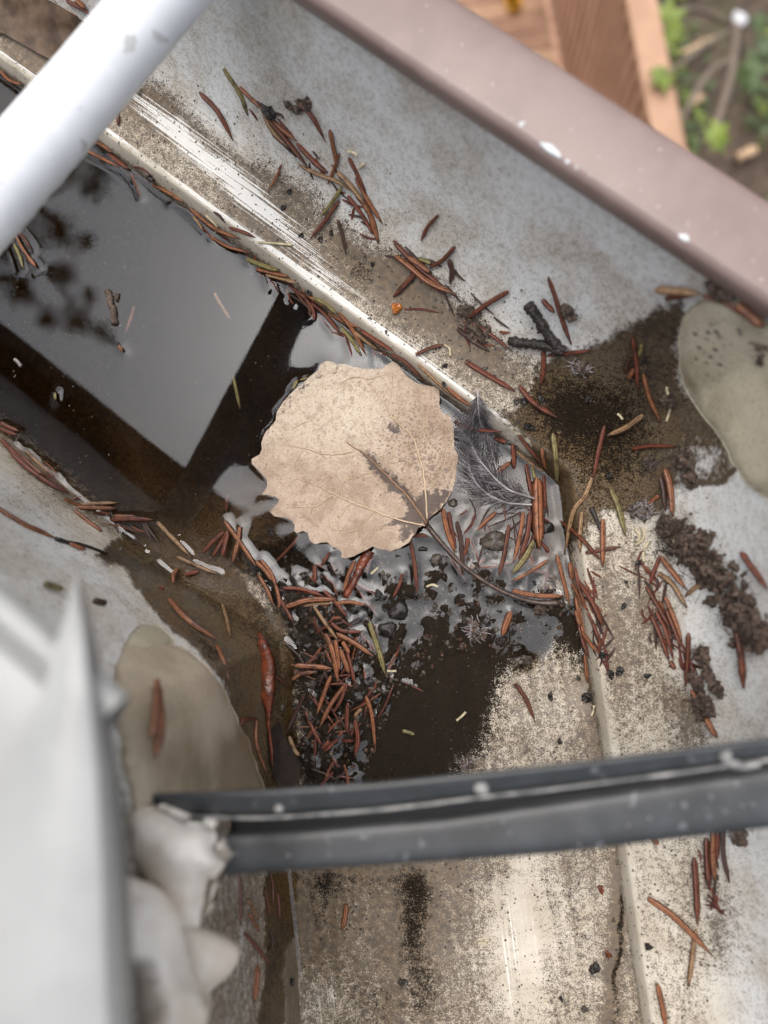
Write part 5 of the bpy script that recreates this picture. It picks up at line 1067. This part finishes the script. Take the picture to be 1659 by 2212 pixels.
# the yellow toy on the deck
M['yellow'] = mat_simple('yellow_plastic', lin(232, 178, 40), lin(220, 160, 30), 20, .4, .05)
tp = unp(1108, 14, ZDK); a = np.linspace(0, 2 * math.pi, 19)[:-1]
TY = empty('toy_scoop', tp, 'small bright yellow plastic thing lying on the deck', 'toy')
prof = [(30, 0), (34, 4), (38, 30), (40, 44), (36, 44), (32, 8)]; v = np.array([[tp[0] + r * math.cos(t), tp[1] + r * math.sin(t), tp[2] + z] for r, z in prof for t in a]); n_ = len(a)
mk('cup', v, [(i * n_ + j, i * n_ + (j + 1) % n_, (i + 1) * n_ + (j + 1) % n_, (i + 1) * n_ + j) for i in range(5) for j in range(n_)] + [tuple(range(n_))[::-1]], M['yellow'], TY)
v, f = tube(spline([tp + np.array([-30, 30, 36]), tp + np.array([-60, 70, 38]), tp + np.array([-90, 115, 30])], 8), 9, 8); mk('handle', v, f, M['yellow'], TY)

# leafy shrub below the lip
M['leafg'] = mat_simple('fresh_leaf', lin(122, 138, 50), lin(98, 118, 44), 30, .5, .1, .001)
M['leafd'] = mat_simple('mid_leaf', lin(82, 100, 56), lin(62, 80, 44), 30, .5, .1, .001)
M['stem'] = mat_simple('grey_stem', lin(136, 122, 108), lin(108, 96, 84), 60, .7, .4, .001)
def maple(c_, size, yaw, tilt, seed):
    q = random.Random(seed); R0 = [1, .5, .85, .45, .8, .4, .62, .25, .62, .4, .8, .45, .85, .5]; m = len(R0); V = [[0, 0, .08]]
    for i, r in enumerate(R0):
        a = 2 * math.pi * i / m; V.append([r * math.cos(a), r * math.sin(a), -.22 * r * r + q.uniform(-.08, .08)])
    for i, r in enumerate(R0):
        a = 2 * math.pi * i / m; V.append([r * .99 * math.cos(a), r * .99 * math.sin(a), -.22 * r * r - .03])
    V.append([0, 0, .05]); V = np.array(V) * size
    ct, st_ = math.cos(tilt), math.sin(tilt); Rx = np.array([[1, 0, 0], [0, ct, -st_], [0, st_, ct]]); cy, sy_ = math.cos(yaw), math.sin(yaw); Rz = np.array([[cy, -sy_, 0], [sy_, cy, 0], [0, 0, 1]])
    V = V @ Rx.T @ Rz.T + np.asarray(c_)
    F = [(0, 1 + i, 1 + (i + 1) % m) for i in range(m)] + [(2 * m + 1, 1 + m + (i + 1) % m, 1 + m + i) for i in range(m)] + [(1 + i, 1 + m + i, 1 + m + (i + 1) % m, 1 + (i + 1) % m) for i in range(m)]
    return V, F
SH = [  # stem path (u, v, z), leaves (u, v, z, size)
 ('young shrub with bright leaves and grey stems beside the deck rail', [[(1600,120,-3450),(1592,60,-2800),(1585,130,-2300),(1572,190,-2000),(1555,245,-1750),(1548,290,-1700)], [(1592,60,-2800),(1530,95,-2400),(1475,135,-2150),(1440,160,-2000)], [(1592,60,-2800),(1500,20,-2400),(1450,40,-2150),(1432,60,-2100)], [(1585,130,-2300),(1540,150,-2100),(1500,205,-1950),(1475,260,-1850)]],
  [(1548,296,-1690,62),(1432,158,-2000,66),(1432,40,-2100,96),(1440,85,-2120,70),(1618,150,-2500,90),(1640,50,-2500,60),(1655,90,-2450,50),(1620,180,-2450,45)])]
for lb, stems, leaves in SH:
    root = empty('shrub', unp(*stems[0][0]), lb, 'shrub')
    for i, st_ in enumerate(stems):
        P = spline(np.array([unp(*q) for q in st_]), 24); v, f = tube(P, np.linspace(20 if i == 0 else 13, 7, 24), 7, jit=.1); mk('stem', v, f, M['stem'], root)
    for i, (u, v_, z, sz_) in enumerate(leaves):
        v, f = maple(unp(u, v_, z), sz_, rnd.uniform(0, 6), rnd.uniform(-.6, .6), i); mk('leaf', v, f, M['leafg'] if i < 4 else M['leafd'], root, smooth=False)
# ground cover and fallen scraps
q = random.Random(4); parts = []; parts2 = []
for k in range(6500):
    x_, y_ = q.uniform(150, 2600), q.uniform(-900, 3200)
    if vnoise(np.array([x_ * .0035]), np.array([y_ * .0035]), 3)[0] < .42: continue
    r = q.uniform(18, 46); c_ = np.array([x_, y_, ZG + q.uniform(10, 160)])
    V, F = maple(c_, r, q.uniform(0, 6), q.uniform(-.7, .7), k); (parts if k % 3 else parts2).append((V[:15], F[:14]))
v, f = join(parts); mk('ground_cover', v, f, M['leafd'], None, 'low green ground cover on the soil', 'ground cover', None, 'stuff', smooth=False)
v, f = join(parts2); mk('ground_cover', v, f, M['leafg'], None, 'scattered yellow green ground plants on the soil', 'ground cover', None, 'stuff', smooth=False)
M['chip'] = mat_simple('wood_chip', lin(214, 184, 150), lin(190, 158, 124), 30, .7)
M['stone'] = mat_simple('pale_stone', lin(216, 218, 222), lin(196, 198, 202), 30, .6)
for u, v_, sx_, lb, m_ in [(1510,105,1,'long pale stick on the soil beside the shrub','chip'),(1500,222,.5,'pale wood chip on the soil by the long stem','chip'),(1612,335,.5,'pale wood chip on the soil near the brown lip','chip'),(1598,42,.6,'pale stone among the plants','stone')]:
    c_ = unp(u, v_, ZG + 45)
    if sx_ == 1 or 'chip' in lb: v, f = tube(spline([c_ - np.array([110, 30, 0]) * sx_ * .8, c_ + np.array([0, 12, 8]) * sx_, c_ + np.array([110, 60, 0]) * sx_ * .8], 10), 17 if sx_ == 1 else 24, 7, jit=.25); nm, ct = ('stick', 'stick') if sx_ == 1 else ('wood_chip', 'wood chip')
    else: v, f = rock(c_, 62 * sx_, .5, int(u), 9, 6, .3); nm, ct = ('wood_chip', 'wood chip') if m_ == 'chip' else ('stone', 'stone')
    mk(nm, v, f, M[m_], None, lb, ct)

# ------------------------------------------------------------------ the tree that the pool mirrors
def mirror_at(u, v_, zt): return unp(u, v_, -zt) * np.array([1, 1, -1])
M['bark2'] = mat_simple('pine_bark', lin(96, 76, 62), lin(70, 56, 48), 6, .9, .8, .01)
M['pinef'] = mat_simple('pine_foliage', lin(66, 80, 44), lin(46, 58, 34), 4, .7, .1, .01)
ZT = 5200.0
tufts = [(200,400,60),(148,374,40),(120,500,62),(178,522,40),(135,592,58),(60,490,40),(40,630,55),(105,690,48),(166,690,55),(218,712,42),(192,640,34),(85,566,30),(15,560,40)]
tb = mirror_at(-520, 330, ZT); base = np.array([tb[0] - 900, tb[1] + 500, ZG])
TR = empty('pine_tree', base, 'tall pine beyond the gutter, mirrored in the pool', 'tree')
top = np.array([base[0] + 200, base[1] - 100, 9200.0]); tp_ = spline([base - np.array([0, 0, 100]), base + np.array([60, -40, 4500]), base + np.array([150, -60, 8700]), top], 30); v, f = tube(tp_, np.linspace(190, 30, 30), 12, jit=.08); mk('trunk', v, f, M['bark2'], TR)
parts = []; q = random.Random(9)
def tuft(c_, r, n):
    V = []; F = []
    for k in range(n):
        d = np.array([q.gauss(0, 1) for _ in range(3)]); d /= np.linalg.norm(d); b = c_ + d * r * q.random() ** .5 * .9; t = np.array([q.gauss(0, 1) for _ in range(3)]); t /= np.linalg.norm(t); s_ = np.cross(d, t); s_ /= np.linalg.norm(s_); L = r * q.uniform(.25, .5); w_ = L * .16; o = len(V)
        V += [b - s_ * w_, b + s_ * w_, b + t * L + s_ * w_ * .4, b + t * L - s_ * w_ * .4]; F.append((o, o + 1, o + 2, o + 3))
    return np.array(V), F
for i, (u, v_, r) in enumerate(tufts):
    c_ = mirror_at(u, v_, ZT + q.uniform(-250, 250)); parts.append(tuft(c_, r * ZT / FPX * .8, 150))
limb = [(tp_[20], mirror_at(-150, 380, ZT), mirror_at(40, 430, ZT), mirror_at(150, 400, ZT)), (tp_[19], mirror_at(-150, 520, ZT), mirror_at(60, 560, ZT), mirror_at(190, 690, ZT)), (tp_[18], mirror_at(-150, 600, ZT), mirror_at(20, 600, ZT), mirror_at(110, 690, ZT)), (mirror_at(40, 430, ZT), mirror_at(110, 470, ZT), mirror_at(150, 540, ZT))]
for l in limb: v, f = tube(spline(l, 18), np.linspace(55, 12, 18), 7); mk('limb', v, f, M['bark2'], TR)
for k in range(70):
    t = q.uniform(.35, 1.0); c0 = tp_[int(t * 29)]; a = q.uniform(0, 6.28); R_ = (1.1 - t) * 2600 * q.uniform(.5, 1); e_ = c0 + np.array([math.cos(a) * R_, math.sin(a) * R_, q.uniform(-150, 350)])
    uu_, vv_ = proj(np.array([[e_[0], e_[1], -e_[2]]]))
    if -80 < uu_[0] < 1700 and e_[2] > 0: continue
    v, f = tube(spline([c0, (c0 + e_) / 2 + np.array([0, 0, 120]), e_], 8), np.linspace(36, 10, 8), 5); mk('limb', v, f, M['bark2'], TR)
    for j in range(4): parts.append(tuft(e_ + np.array([q.gauss(0, 200) for _ in range(3)]) - (e_ - c0) * j * .16, q.uniform(180, 330), 70))
v, f = join(parts); mk('crown', v, f, M['pinef'], TR, kind='stuff', smooth=False)
